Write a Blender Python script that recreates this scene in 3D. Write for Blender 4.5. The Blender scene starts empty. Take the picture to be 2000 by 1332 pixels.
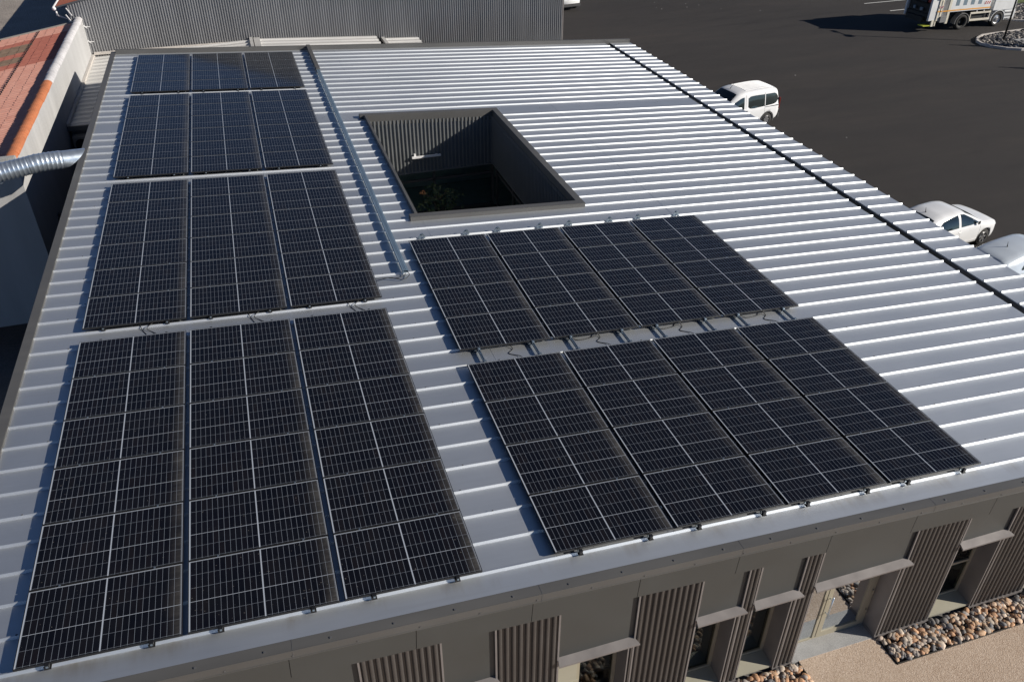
import bpy, bmesh, math, random
from mathutils import Matrix, Vector
R = math.radians
random.seed(7)
scene = bpy.context.scene
COL = scene.collection

# ---------------------------------------------------------------- camera, world, sun, exposure
AL = R(3.3125)                                   # pitch of the metal roof, falling towards +x
RM = Matrix.Rotation(AL, 4, 'Y')                 # roof frame -> world
cam_d = bpy.data.cameras.new('camera')
cam = bpy.data.objects.new('camera', cam_d)
COL.objects.link(cam)
cam_d.sensor_width = 36.0
cam_d.lens = 28.818
cam_d.clip_start = 0.1
cam_d.clip_end = 900
cam.matrix_world = (Matrix.Translation((3.5813, -32.7919, 8.0772)) @
                    Matrix(((0.95205, 0.17215, -0.25278), (-0.30593, 0.53545, -0.78725), (-0.0, 0.82683, 0.56244))).to_4x4())
cam.rotation_mode = 'QUATERNION'
scene.camera = cam

SUN_AZ, SUN_EL = R(-28.0), R(24.7)
sdir = Vector((math.cos(SUN_EL) * math.cos(SUN_AZ), math.cos(SUN_EL) * math.sin(SUN_AZ), math.sin(SUN_EL)))
world = bpy.data.worlds.new('World')
scene.world = world
world.use_nodes = True
wn = world.node_tree
sky = wn.nodes.new('ShaderNodeTexSky')
sky.sky_type = 'NISHITA'
sky.sun_disc = False
sky.sun_elevation = SUN_EL
sky.sun_rotation = R(118.0)
sky.altitude = 1200
sky.air_density = 0.5
sky.dust_density = 0.0
sky.ozone_density = 2.5
bgn = wn.nodes['Background']
bgn.inputs['Strength'].default_value = 0.07
wn.links.new(sky.outputs[0], bgn.inputs['Color'])
sun_d = bpy.data.lights.new('sun', 'SUN')
sun_d.energy = 5.0
sun_d.angle = R(0.5)
sun_d.color = (1.0, 0.93, 0.83)
sun = bpy.data.objects.new('sun', sun_d)
COL.objects.link(sun)
sun.rotation_mode = 'QUATERNION'
sun.rotation_quaternion = (-sdir).to_track_quat('-Z', 'Y')
sun.location = (60, -40, 40)
scene.view_settings.view_transform = 'Standard'
scene.view_settings.look = 'None'
scene.view_settings.gamma = 1
scene.view_settings.exposure = 0.22
scene.render.resolution_x = 1024
scene.render.resolution_y = 681

# ---------------------------------------------------------------- helpers
def tag(o, label=None, cat=None, group=None, kind=None):
    if label: o['label'] = label
    if cat: o['category'] = cat
    if group: o['group'] = group
    if kind: o['kind'] = kind
    return o

def empty(name, loc=(0, 0, 0), rot=None):
    o = bpy.data.objects.new(name, None)
    COL.objects.link(o)
    o.empty_display_size = 0.2
    o.location = loc
    if rot: o.rotation_euler = rot
    return o

class MB:
    """collects shapes; build() links them as ONE mesh object"""
    def __init__(s):
        s.v = []; s.f = []; s.m = []; s.col = None
    def face(s, pts, m=0):
        b = len(s.v); s.v += [tuple(p) for p in pts]
        s.f.append(tuple(range(b, b + len(pts)))); s.m.append(m)
    def box(s, lo, hi, m=0, M=None):
        x0, y0, z0 = lo; x1, y1, z1 = hi
        P = [Vector(p) for p in ((x0,y0,z0),(x1,y0,z0),(x1,y1,z0),(x0,y1,z0),(x0,y0,z1),(x1,y0,z1),(x1,y1,z1),(x0,y1,z1))]
        if M is not None: P = [M @ p for p in P]
        b = len(s.v); s.v += [tuple(p) for p in P]
        for f in ((3,2,1,0),(4,5,6,7),(0,1,5,4),(1,2,6,5),(2,3,7,6),(3,0,4,7)):
            s.f.append(tuple(b + i for i in f)); s.m.append(m)
    def hexa(s, P, m=0):
        b = len(s.v); s.v += [tuple(p) for p in P]
        for f in ((3,2,1,0),(4,5,6,7),(0,1,5,4),(1,2,6,5),(2,3,7,6),(3,0,4,7)):
            s.f.append(tuple(b + i for i in f)); s.m.append(m)
    def bar(s, a, b, w, h=None, m=0, up=(0, 0, 1)):
        a = Vector(a); b = Vector(b); h = h or w
        d = (b - a).normalized(); u = Vector(up)
        if abs(d.dot(u)) > 0.95: u = Vector((0, 1, 0))
        sd = d.cross(u).normalized(); u = sd.cross(d)
        P = []
        for c in (a, b):
            P += [c - sd*w/2 - u*h/2, c + sd*w/2 - u*h/2, c + sd*w/2 + u*h/2, c - sd*w/2 + u*h/2]
        i = len(s.v); s.v += [tuple(p) for p in P]
        for f in ((0,1,2,3),(7,6,5,4),(0,4,5,1),(1,5,6,2),(2,6,7,3),(3,7,4,0)):
            s.f.append(tuple(i + k for k in f)); s.m.append(m)
    def rings(s, rings, m=0, closed=True, caps=True):
        b = len(s.v); n = len(rings[0])
        for r in rings: s.v += [tuple(p) for p in r]
        for i in range(len(rings) - 1):
            for j in range(n if closed else n - 1):
                k = (j + 1) % n
                s.f.append((b+i*n+j, b+i*n+k, b+(i+1)*n+k, b+(i+1)*n+j)); s.m.append(m)
        if caps and closed:
            s.f.append(tuple(b + j for j in range(n))[::-1]); s.m.append(m)
            s.f.append(tuple(b + (len(rings)-1)*n + j for j in range(n))); s.m.append(m)
    def tube(s, path, r, n=10, m=0, caps=True):
        path = [Vector(p) for p in path]; rr = []
        prev = None
        for i, p in enumerate(path):
            d = (path[min(i+1, len(path)-1)] - path[max(i-1, 0)]).normalized()
            u = prev if prev is not None else (Vector((0,0,1)) if abs(d.z) < .9 else Vector((1,0,0)))
            sd = d.cross(u).normalized(); u = sd.cross(d).normalized(); prev = u
            rad = r[i] if isinstance(r, (list, tuple)) else r
            rr.append([p + (sd*math.cos(2*math.pi*k/n) + u*math.sin(2*math.pi*k/n))*rad for k in range(n)])
        s.rings(rr, m, True, caps)
    def lathe(s, prof, c, axis='y', n=24, m=0, caps=True):
        rr = []
        for (r, h) in prof:
            ring = []
            for k in range(n):
                a = 2*math.pi*k/n
                if axis == 'y': ring.append((c[0]+r*math.cos(a), c[1]+h, c[2]+r*math.sin(a)))
                elif axis == 'z': ring.append((c[0]+r*math.cos(a), c[1]+r*math.sin(a), c[2]+h))
                else: ring.append((c[0]+h, c[1]+r*math.cos(a), c[2]+r*math.sin(a)))
            rr.append(ring)
        s.rings(rr, m, True, caps)
    def grid(s, fn, us, vs, m=0):
        b = len(s.v); n = len(vs)
        for u in us:
            for v in vs: s.v.append(tuple(fn(u, v)))
        for i in range(len(us)-1):
            for j in range(n-1):
                s.f.append((b+i*n+j, b+(i+1)*n+j, b+(i+1)*n+j+1, b+i*n+j+1)); s.m.append(m)
    def mesh(s, name, mats, smooth=False, bevel=0):
        me = bpy.data.meshes.new(name)
        me.from_pydata(s.v, [], s.f)
        for mt in (mats if isinstance(mats, (list, tuple)) else [mats]): me.materials.append(mt)
        me.polygons.foreach_set('material_index', s.m)
        bm = bmesh.new(); bm.from_mesh(me)
        bmesh.ops.recalc_face_normals(bm, faces=bm.faces)
        if bevel:
            es = [e for e in bm.edges if len(e.link_faces) == 2 and e.calc_face_angle() > 0.6]
            bmesh.ops.bevel(bm, geom=es, offset=bevel, segments=2, affect='EDGES', clamp_overlap=True)
        bm.to_mesh(me); bm.free()
        if smooth: me.polygons.foreach_set('use_smooth', [True]*len(me.polygons))
        me.update()
        return me
    def build(s, name, mats, parent=None, smooth=False, bevel=0, roof=False, local=False):
        """vertices in world coordinates (roof=True: roof frame; local=True: the parent's own frame)"""
        if roof: s.v = [tuple(RM @ Vector(p)) for p in s.v]
        o = bpy.data.objects.new(name, s.mesh(name, mats, smooth, bevel))
        COL.objects.link(o)
        if parent is not None:
            o.parent = parent
            if not local: o.matrix_parent_inverse = wmat(parent).inverted()
        return o
def wmat(o):
    W = o.matrix_basis.copy()
    if o.parent is not None: W = wmat(o.parent) @ o.matrix_parent_inverse @ W
    return W

# ---------------------------------------------------------------- materials
def new_mat(name):
    m = bpy.data.materials.new(name); m.use_nodes = True
    nt = m.node_tree
    return m, nt, nt.nodes['Principled BSDF']
def node(nt, typ, **kw):
    n = nt.nodes.new(typ)
    for k, v in kw.items(): setattr(n, k, v)
    return n
def math_n(nt, op, a, b=None, c=None):
    n = node(nt, 'ShaderNodeMath', operation=op)
    for i, q in enumerate((a, b, c)):
        if q is None: continue
        if isinstance(q, (int, float)): n.inputs[i].default_value = q
        else: nt.links.new(q, n.inputs[i])
    return n.outputs[0]
def mixc(nt, fac, a, b, blend='MIX'):
    n = node(nt, 'ShaderNodeMix', data_type='RGBA', blend_type=blend)
    for i, q in ((0, fac), (6, a), (7, b)):
        if isinstance(q, (int, float)): n.inputs[i].default_value = q
        elif isinstance(q, (tuple, list)): n.inputs[i].default_value = (*q[:3], 1)
        else: nt.links.new(q, n.inputs[i])
    return n.outputs[2]
def ramp(nt, fac, stops):
    n = node(nt, 'ShaderNodeValToRGB')
    el = n.color_ramp.elements
    while len(el) < len(stops): el.new(0.5)
    for e, (p, c) in zip(el, stops):
        e.position = p; e.color = (*c, 1) if not isinstance(c, (int, float)) else (c, c, c, 1)
    nt.links.new(fac, n.inputs[0])
    return n.outputs[0]
def noise(nt, scale, detail=4, rough=.55, vec=None, sc3=None):
    tc = node(nt, 'ShaderNodeTexCoord'); v = tc.outputs['Object']
    if sc3:
        mp = node(nt, 'ShaderNodeMapping'); mp.inputs['Scale'].default_value = sc3
        nt.links.new(v, mp.inputs[0]); v = mp.outputs[0]
    n = node(nt, 'ShaderNodeTexNoise'); n.inputs['Scale'].default_value = scale
    n.inputs['Detail'].default_value = detail; n.inputs['Roughness'].default_value = rough
    nt.links.new(v, n.inputs['Vector'])
    return n.outputs['Fac']
def bump(nt, b, h, strength=.2, dist=.01):
    n = node(nt, 'ShaderNodeBump'); n.inputs['Strength'].default_value = strength; n.inputs['Distance'].default_value = dist
    nt.links.new(h, n.inputs['Height']); nt.links.new(n.outputs[0], b.inputs['Normal'])

def simple(name, base, rough=.5, metal=0., var=.12, vscale=3., fine=None, bmp=0., spec=.5, sc3=None):
    """paint / plaster / metal with soft large variation and optional fine grain"""
    m, nt, b = new_mat(name)
    n = noise(nt, vscale, 5, .6, sc3=sc3)
    lo = tuple(c*(1-var) for c in base); hi = tuple(min(1, c*(1+var)) for c in base)
    c = ramp(nt, n, ((.3, lo), (.7, hi)))
    if fine:
        n2 = noise(nt, fine[0], 2, .6)
        c = mixc(nt, fine[1], c, ramp(nt, n2, ((.35, 0.0), (.65, 1.0))), 'OVERLAY')
        if bmp: bump(nt, b, n2, bmp, .01)
    nt.links.new(c, b.inputs['Base Color'])
    rr = ramp(nt, n, ((.25, max(.02, rough*.85)), (.75, min(1, rough*1.15))))
    nt.links.new(rr, b.inputs['Roughness'])
    b.inputs['Metallic'].default_value = metal
    b.inputs['Specular IOR Level'].default_value = spec
    return m

M = {}
def mk_roof_metal():
    m, nt, b = new_mat('roof_metal')
    n = noise(nt, .35, 5, .6)
    n2 = noise(nt, 5., 4, .6, sc3=(.25, 2.5, 1))
    c = ramp(nt, n, ((.3, (.63, .665, .70)), (.7, (.69, .72, .75))))
    c = mixc(nt, .12, c, ramp(nt, n2, ((.35, (.565, .585, .615)), (.7, (.735, .755, .785)))))
    st = noise(nt, 1.3, 6, .7, sc3=(.22, 7., 1))
    c = mixc(nt, ramp(nt, st, ((.55, 0.), (.8, .16))), c, (.36, .34, .32))
    tc = node(nt, 'ShaderNodeTexCoord'); sp = node(nt, 'ShaderNodeSeparateXYZ'); nt.links.new(tc.outputs['Object'], sp.inputs[0])
    er = node(nt, 'ShaderNodeMapRange'); nt.links.new(sp.outputs[1], er.inputs[0])
    er.inputs[1].default_value = -26.22; er.inputs[2].default_value = -25.96; er.inputs[3].default_value = 0.; er.inputs[4].default_value = 1.
    below = math_n(nt, 'LESS_THAN', sp.outputs[1], -25.925)
    ss = noise(nt, 2.1, 5, .65, sc3=(1., .22, 1))
    rust = math_n(nt, 'MULTIPLY', math_n(nt, 'MULTIPLY', er.outputs[0], below), ramp(nt, ss, ((.5, 0.), (.72, .5))))
    c = mixc(nt, rust, c, (.34, .29, .23))
    nt.links.new(c, b.inputs['Base Color'])
    b.inputs['Metallic'].default_value = .95
    nt.links.new(ramp(nt, n, ((.3, .545), (.7, .575))), b.inputs['Roughness'])
    return m
M['roof'] = mk_roof_metal()
M['canopy'] = M['roof']
M['court'] = simple('courtyard_cladding', (.20, .21, .215), .5, .2, .06, 2.)
M['screw'] = simple('screw_steel', (.16, .16, .165), .5, .5)
M['trim'] = simple('bronze_trim', (.122, .120, .116), .5, .3, .08, 1.5, sc3=(.4, 2, 1))
M['band'] = simple('facade_panel', (.076, .078, .075), .5, .25, .07, 1.2)
M['clad'] = simple('ribbed_cladding', (.096, .088, .083), .45, .35, .08, 2.)
M['flash'] = simple('flashing', (.24, .222, .216), .45, .3, .1, 3.)
M['joint'] = simple('joint_gap', (.01, .01, .01), .9)
M['dark'] = simple('dark_gap', (.012, .012, .014), .9)
M['gutter'] = simple('gutter_metal', (.11, .115, .125), .5, .3)
M['farclad'] = simple('shed_cladding', (.33, .335, .345), .45, .35, .1, .6, sc3=(3, 1, .3))
M['annex'] = simple('annex_roof_metal', (.60, .595, .58), .5, .3, .1, 1., sc3=(.3, 2, 1))
M['galv'] = simple('galvanised_steel', (.66, .74, .82), .33, .85, .08, 7.)
M['tray'] = simple('blue_galvanised_tray', (.27, .37, .46), .4, .55, .12, 4., sc3=(2, .5, 1))
M['alu'] = simple('aluminium_rail', (.35, .42, .48), .35, .8, .1, 6.)
M['blk'] = simple('black_anodised', (.010, .010, .011), .5, .0)
M['rubber'] = simple('black_rubber', (.014, .014, .014), .8)
M['cable'] = simple('cable_sheath', (.012, .012, .012), .5)
M['white_wall'] = simple('white_render', (.42, .42, .42), .85, 0, .10, .9, (60, .12), .15, sc3=(2., 2., .3))
M['grey_wall'] = simple('grey_render', (.34, .32, .29), .85, 0, .08, .8, (50, .15), .15)
M['coping_white'] = simple('limewashed_tile', (.55, .54, .55), .8, 0, .18, 5.)
M['coping_orange'] = simple('terracotta_tile', (.47, .16, .068), .8, 0, .2, 5.)
M['orange_metal'] = simple('terracotta_verge', (.55, .16, .075), .7, 0, .14, 5.)
M['beige'] = simple('beige_frame', (.37, .335, .25), .5, .1, .06, 2.)
M['sill'] = simple('sill_metal', (.40, .38, .30), .5, .1, .06, 2.)
M['concrete'] = simple('concrete', (.36, .36, .355), .85, 0, .14, 3., (70, .2), .2)
M['kerb'] = simple('kerb_concrete', (.50, .47, .44), .9, 0, .12, 2., (40, .2), .2)
M['edge'] = simple('steel_edging', (.05, .045, .04), .7, .3)
M['blind'] = simple('blind_slat', (.5, .48, .43), .5, .2)
M['blind_blue'] = simple('blind_rail', (.03, .06, .11), .5)
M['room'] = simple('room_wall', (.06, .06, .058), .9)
M['corridor'] = simple('corridor_wall', (.40, .50, .49), .9)
M['soil'] = simple('planting_soil', (.045, .04, .033), .95, 0, .3, 5.)
M['white_paint'] = simple('white_car_paint', (.78, .79, .80), .22, 0, .03, 2.)
M['white_plastic'] = simple('white_plastic', (.78, .78, .78), .45)
M['grey_plastic'] = simple('grey_plastic', (.05, .05, .052), .6)
M['black_plastic'] = simple('black_plastic', (.02, .02, .021), .5)
M['red_lamp'] = simple('red_lens', (.10, .014, .012), .25)
M['clear_lamp'] = simple('clear_lens', (.65, .68, .70), .15)
M['alloy'] = simple('alloy_rim', (.55, .55, .56), .3, .8)
M['tyre'] = simple('tyre', (.028, .027, .026), .85)
M['truck_white'] = simple('truck_white', (.72, .73, .73), .35, 0, .08, 1.5)
M['truck_blue'] = simple('truck_grey_blue', (.19, .25, .30), .4, 0, .08, 2.)
M['truck_grey'] = simple('truck_grey', (.20, .20, .20), .5, .2, .15, 2.)
M['truck_dark'] = simple('truck_dark', (.018, .02, .02), .6, .1, .3, 4.)
M['truck_orange'] = simple('truck_orange', (.75, .36, .06), .5)
M['truck_red'] = simple('truck_red', (.42, .04, .025), .45)
M['truck_cream'] = simple('truck_cream', (.66, .62, .52), .45, 0, .1, 2.)
M['truck_lime'] = simple('truck_lime', (.42, .46, .05), .5)
M['marking'] = simple('road_paint', (.72, .72, .70), .8, 0, .15, 6.)
M['pole'] = simple('lamp_post_paint', (.018, .019, .02), .45, .3)
M['trunk'] = simple('bark', (.10, .075, .05), .9, 0, .3, 6.)
M['grass'] = simple('grass', (.10, .13, .04), .95, 0, .35, 1.2, (25, .4), .4)
M['gravel_roof'] = simple('gravel_roof', (.30, .265, .235), .95, 0, .18, .8, (22, .5), .5)
M['yard'] = simple('yard_concrete', (.16, .155, .15), .9, 0, .2, .7, (30, .2), .2)

def mk_asphalt():
    m, nt, b = new_mat('asphalt')
    big = noise(nt, .07, 5, .6)
    mid = noise(nt, .5, 5, .65, sc3=(.5, 1.6, 1))
    fine = noise(nt, 38, 2, .7)
    c = ramp(nt, big, ((.3, (.0385, .036, .0355)), (.7, (.054, .0495, .0475))))
    c = mixc(nt, .4, c, ramp(nt, mid, ((.3, (.032, .030, .030)), (.72, (.060, .053, .049)))))
    arc = noise(nt, .16, 6, .7, sc3=(.35, 2.2, 1))
    c = mixc(nt, .45, c, ramp(nt, arc, ((.35, (.031, .029, .029)), (.55, (.043, .0385, .036)), (.72, (.066, .054, .047)))))
    c = mixc(nt, .38, c, ramp(nt, fine, ((.3, 0.), (.72, 1.))), 'OVERLAY')
    tc = node(nt, 'ShaderNodeTexCoord'); nz = noise(nt, .12, 3, .5)
    for (cx, cy, per, st_) in ((46., -14., 1.9, .30), (30., 40., 2.3, .22)):   # worn tyre arcs
        vd = node(nt, 'ShaderNodeVectorMath', operation='DISTANCE'); nt.links.new(tc.outputs['Object'], vd.inputs[0]); vd.inputs[1].default_value = (cx, cy, -6)
        d_ = math_n(nt, 'ADD', vd.outputs['Value'], math_n(nt, 'MULTIPLY', nz, 3.))
        w_ = math_n(nt, 'SINE', math_n(nt, 'MULTIPLY', d_, 6.283/per))
        k_ = math_n(nt, 'MULTIPLY', ramp(nt, w_, ((.55, 0.), (.98, 1.))), ramp(nt, noise(nt, .09, 4, .6), ((.45, 0.), (.7, st_))))
        c = mixc(nt, k_, c, (.023, .021, .021))
    nt.links.new(c, b.inputs['Base Color'])
    b.inputs['Roughness'].default_value = .92
    b.inputs['Specular IOR Level'].default_value = .25
    bump(nt, b, fine, .5, .012)
    return m
M['asphalt'] = mk_asphalt()
def mk_resin():
    m, nt, b = new_mat('resin_gravel')
    tc = node(nt, 'ShaderNodeTexCoord')
    vo = node(nt, 'ShaderNodeTexVoronoi'); vo.inputs['Scale'].default_value = 75
    nt.links.new(tc.outputs['Object'], vo.inputs['Vector'])
    wn_ = node(nt, 'ShaderNodeTexWhiteNoise'); nt.links.new(vo.outputs['Position'], wn_.inputs['Vector'])
    c = ramp(nt, wn_.outputs['Value'], ((.0, (.26, .17, .115)), (.35, (.47, .345, .25)), (.7, (.60, .47, .36)), (1., (.76, .65, .54))))
    big = noise(nt, 1.1, 5, .65)
    c = mixc(nt, .5, c, ramp(nt, big, ((.3, (.45, .345, .26)), (.7, (.56, .45, .355)))))
    nt.links.new(c, b.inputs['Base Color']); b.inputs['Roughness'].default_value = .9
    bump(nt, b, vo.outputs['Distance'], .6, .008)
    return m
M['resin'] = mk_resin()
def mk_attr(name, rough, attr='Col', var=.25, sc=30):
    m, nt, b = new_mat(name)
    a = node(nt, 'ShaderNodeVertexColor', layer_name=attr)
    n = noise(nt, sc, 4, .6)
    c = mixc(nt, var, a.outputs['Color'], ramp(nt, n, ((.3, 0.), (.7, 1.))), 'OVERLAY')
    nt.links.new(c, b.inputs['Base Color']); b.inputs['Roughness'].default_value = rough
    return m
M['stone'] = mk_attr('river_stone', .75)
M['leaf'] = mk_attr('leaf', .6, var=.1)

def mk_panel_glass():
    """monocrystalline module: 24 x 5 cut cells, pale gaps, wide centre ribbon, dust washed to the low edge"""
    m, nt, b = new_mat('module_glass')
    tc = node(nt, 'ShaderNodeTexCoord'); sp = node(nt, 'ShaderNodeSeparateXYZ')
    nt.links.new(tc.outputs['Object'], sp.inputs[0])
    X, Y = sp.outputs[0], sp.outputs[1]
    ax = math_n(nt, 'ABSOLUTE', X)
    cw, ch = (.852-.008)/12, 1.064/5
    u = math_n(nt, 'DIVIDE', math_n(nt, 'SUBTRACT', ax, .008), cw)
    v = math_n(nt, 'DIVIDE', math_n(nt, 'ADD', Y, .532), ch)
    fu = math_n(nt, 'ABSOLUTE', math_n(nt, 'SUBTRACT', math_n(nt, 'FRACT', u), .5))
    fv = math_n(nt, 'ABSOLUTE', math_n(nt, 'SUBTRACT', math_n(nt, 'FRACT', v), .5))
    lv = math_n(nt, 'GREATER_THAN', fu, .5 - .0018/cw)
    lh = math_n(nt, 'GREATER_THAN', fv, .5 - .0016/ch)
    wide = math_n(nt, 'LESS_THAN', math_n(nt, 'ABSOLUTE', math_n(nt, 'SUBTRACT', Y, -.532+2*ch)), .0029)
    cen = math_n(nt, 'LESS_THAN', ax, .0055)
    bx = math_n(nt, 'MAXIMUM', math_n(nt, 'LESS_THAN', X, -.8550), math_n(nt, 'GREATER_THAN', X, .8605))
    by = math_n(nt, 'GREATER_THAN', Y, .5375)
    strong = math_n(nt, 'MAXIMUM', math_n(nt, 'MAXIMUM', wide, cen), math_n(nt, 'MAXIMUM', bx, by))
    thin = math_n(nt, 'MAXIMUM', lv, lh)
    # cell tint
    cid = node(nt, 'ShaderNodeCombineXYZ')
    oi = node(nt, 'ShaderNodeObjectInfo')
    sgn = math_n(nt, 'SIGN', X)
    nt.links.new(math_n(nt, 'MULTIPLY', math_n(nt, 'ADD', math_n(nt, 'FLOOR', u), 1.), sgn), cid.inputs[0])
    nt.links.new(math_n(nt, 'FLOOR', v), cid.inputs[1]); nt.links.new(math_n(nt, 'MULTIPLY', oi.outputs['Random'], 97.), cid.inputs[2])
    wnz = node(nt, 'ShaderNodeTexWhiteNoise'); nt.links.new(cid.outputs[0], wnz.inputs['Vector'])
    cell = ramp(nt, wnz.outputs['Value'], ((.0, (.0034, .0036, .0060)), (.5, (.0048, .0050, .0076)), (.85, (.0060, .0056, .0078)), (1., (.0076, .0064, .0078))))
    c = mixc(nt, thin, cell, (.20, .225, .265))
    c = mixc(nt, strong, c, (.41, .45, .51))
    # dust: strongest along the low (+x) edge, streaked by run-off, faint film elsewhere
    geo = node(nt, 'ShaderNodeMapping'); geo.inputs['Scale'].default_value = (1.2, 16, 1)
    cmb = node(nt, 'ShaderNodeCombineXYZ'); nt.links.new(X, cmb.inputs[0]); nt.links.new(Y, cmb.inputs[1])
    nt.links.new(math_n(nt, 'MULTIPLY', oi.outputs['Random'], 53.), cmb.inputs[2])
    nt.links.new(cmb.outputs[0], geo.inputs[0])
    n1 = node(nt, 'ShaderNodeTexNoise'); n1.inputs['Scale'].default_value = 1.6; n1.inputs['Detail'].default_value = 5
    nt.links.new(geo.outputs[0], n1.inputs['Vector'])
    n2 = node(nt, 'ShaderNodeTexNoise'); n2.inputs['Scale'].default_value = 2.2; n2.inputs['Detail'].default_value = 6; n2.inputs['Roughness'].default_value = .7
    nt.links.new(cmb.outputs[0], n2.inputs['Vector'])
    edge = node(nt, 'ShaderNodeMapRange'); edge.interpolation_type = 'SMOOTHSTEP'
    nt.links.new(X, edge.inputs[0])
    edge.inputs[1].default_value = .66; edge.inputs[2].default_value = .88
    e2 = math_n(nt, 'MULTIPLY', edge.outputs[0], ramp(nt, n2.outputs['Fac'], ((.3, .25), (.7, 1.))))
    e2 = math_n(nt, 'MULTIPLY', e2, ramp(nt, n1.outputs['Fac'], ((.25, .5), (.75, 1.))))
    film = ramp(nt, n2.outputs['Fac'], ((.4, .0), (.8, .018)))
    dust = math_n(nt, 'ADD', math_n(nt, 'MULTIPLY', math_n(nt, 'MULTIPLY', e2, .34), math_n(nt, 'ADD', .55, math_n(nt, 'MULTIPLY', oi.outputs['Random'], .75))), film)
    spk = node(nt, 'ShaderNodeTexNoise'); spk.inputs['Scale'].default_value = 26; spk.inputs['Detail'].default_value = 1
    nt.links.new(cmb.outputs[0], spk.inputs['Vector'])
    dust = math_n(nt, 'MINIMUM', math_n(nt, 'ADD', dust, math_n(nt, 'MULTIPLY', math_n(nt, 'GREATER_THAN', spk.outputs['Fac'], .765), .30)), 1.)
    c = mixc(nt, dust, c, (.25, .235, .21))
    nt.links.new(c, b.inputs['Base Color'])
    nt.links.new(math_n(nt, 'ADD', math_n(nt, 'MULTIPLY', dust, .9), .10), b.inputs['Roughness'])
    b.inputs['Specular IOR Level'].default_value = .40
    return m
M['glass_pv'] = mk_panel_glass()

def mk_pane(name, tint, refl=1.0):
    m, nt, b = new_mat(name)
    nt.nodes.remove(b)
    out = nt.nodes['Material Output']
    tr = node(nt, 'ShaderNodeBsdfTransparent'); tr.inputs[0].default_value = (*tint, 1)
    gl = node(nt, 'ShaderNodeBsdfGlossy'); gl.inputs['Roughness'].default_value = .03; gl.inputs[0].default_value = (.9, .95, 1, 1)
    fr = node(nt, 'ShaderNodeFresnel'); fr.inputs[0].default_value = 1.6
    n = noise(nt, .8, 2); bp = node(nt, 'ShaderNodeBump'); bp.inputs['Strength'].default_value = .02; nt.links.new(n, bp.inputs['Height'])
    nt.links.new(bp.outputs[0], gl.inputs['Normal'])
    mx = node(nt, 'ShaderNodeMixShader')
    f = math_n(nt, 'MINIMUM', math_n(nt, 'MULTIPLY', fr.outputs[0], 1.6*refl), 1.)
    nt.links.new(f, mx.inputs[0])
    nt.links.new(tr.outputs[0], mx.inputs[1]); nt.links.new(gl.outputs[0], mx.inputs[2])
    nt.links.new(mx.outputs[0], out.inputs['Surface'])
    return m
M['pane'] = mk_pane('window_glass', (.55, .57, .56), .16)
M['court_pane'] = mk_pane('courtyard_glass', (.86, .92, .91), .5)
M['door_pane'] = mk_pane('door_glass', (.25, .27, .27), 3.4)
M['carglass'] = simple('car_glass', (.012, .02, .022), .06, 0, .2, 2., spec=.9)

def mk_tiles():
    m, nt, b = new_mat('roof_tiles')
    tc = node(nt, 'ShaderNodeTexCoord'); sp = node(nt, 'ShaderNodeSeparateXYZ'); nt.links.new(tc.outputs['Object'], sp.inputs[0])
    X, Y = sp.outputs[0], sp.outputs[1]
    n = noise(nt, 3.5, 5, .7); nb = noise(nt, .8, 4, .6, sc3=(.5, 1.5, 1))
    salmon = ramp(nt, n, ((.3, (.62, .28, .21)), (.7, (.74, .39, .30))))
    red = ramp(nt, n, ((.3, (.40, .125, .09)), (.7, (.52, .185, .13))))
    moss = ramp(nt, n, ((.3, (.16, .13, .085)), (.7, (.25, .21, .15))))
    yy = math_n(nt, 'ADD', Y, math_n(nt, 'MULTIPLY', math_n(nt, 'SUBTRACT', nb, .5), .35))
    isred = math_n(nt, 'MULTIPLY', math_n(nt, 'GREATER_THAN', yy, .75), math_n(nt, 'LESS_THAN', yy, 4.9))
    c = mixc(nt, isred, salmon, red)
    left = math_n(nt, 'LESS_THAN', math_n(nt, 'ADD', X, math_n(nt, 'MULTIPLY', nb, .5)), -3.9)
    m1 = math_n(nt, 'MULTIPLY', math_n(nt, 'GREATER_THAN', yy, 1.5), math_n(nt, 'LESS_THAN', yy, 2.3))
    m2 = math_n(nt, 'MULTIPLY', math_n(nt, 'GREATER_THAN', yy, 3.0), math_n(nt, 'LESS_THAN', yy, 4.2))
    mm = math_n(nt, 'MULTIPLY', math_n(nt, 'MAXIMUM', m1, m2), left)
    c = mixc(nt, math_n(nt, 'MULTIPLY', mm, .85), c, moss)
    nt.links.new(c, b.inputs['Base Color']); b.inputs['Roughness'].default_value = .85
    return m
M['tiles'] = mk_tiles()

# ================================================================ SETTING
def sheet(name, x0, y0, x1, y1, z, m, n=1):
    b = MB(); b.face(((x0,y0,z),(x1,y0,z),(x1,y1,z),(x0,y1,z)))
    return tag(b.build(name, m), kind='structure')
ZL, ZF = -6.0, -4.0
sheet('parking_lot', 19.4, -420, 500, 500, ZL, M['asphalt'])
sheet('parking_lot_rear', -2.4, 6.9, 19.4, 500, ZL, M['asphalt'])
sheet('terrain', -500, -420, 19.4, 6.9, ZL - .05, M['yard'])
sheet('terrain_rear', -500, 6.9, -2.4, 500, ZL - .05, M['yard'])
sheet('plaza', -2.0, -75, 20.05, -26.92, ZF, M['resin'])
b = MB()                                                    # paving tongue between the two pebble beds
b.face(((10.66,-26.92,ZF),(12.17,-26.92,ZF),(12.17,-26.36,ZF),(10.66,-26.36,ZF)))
tag(b.build('plaza_tongue', M['resin']), kind='structure')
sheet('side_yard', -2.47, -75, -.95, 6.3, -4.6, M['yard'])
b = MB(); b.box((19.75, -75, ZL), (20.05, -26.5, ZF + .02)); b.box((-2.3, -75, -4.7), (-2.0, -26.5, ZF + .02))
rw = b.build('retaining_wall', M['concrete']); tag(rw, 'grey concrete retaining wall holding up the gravel plaza beside the car park', 'wall')
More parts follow.
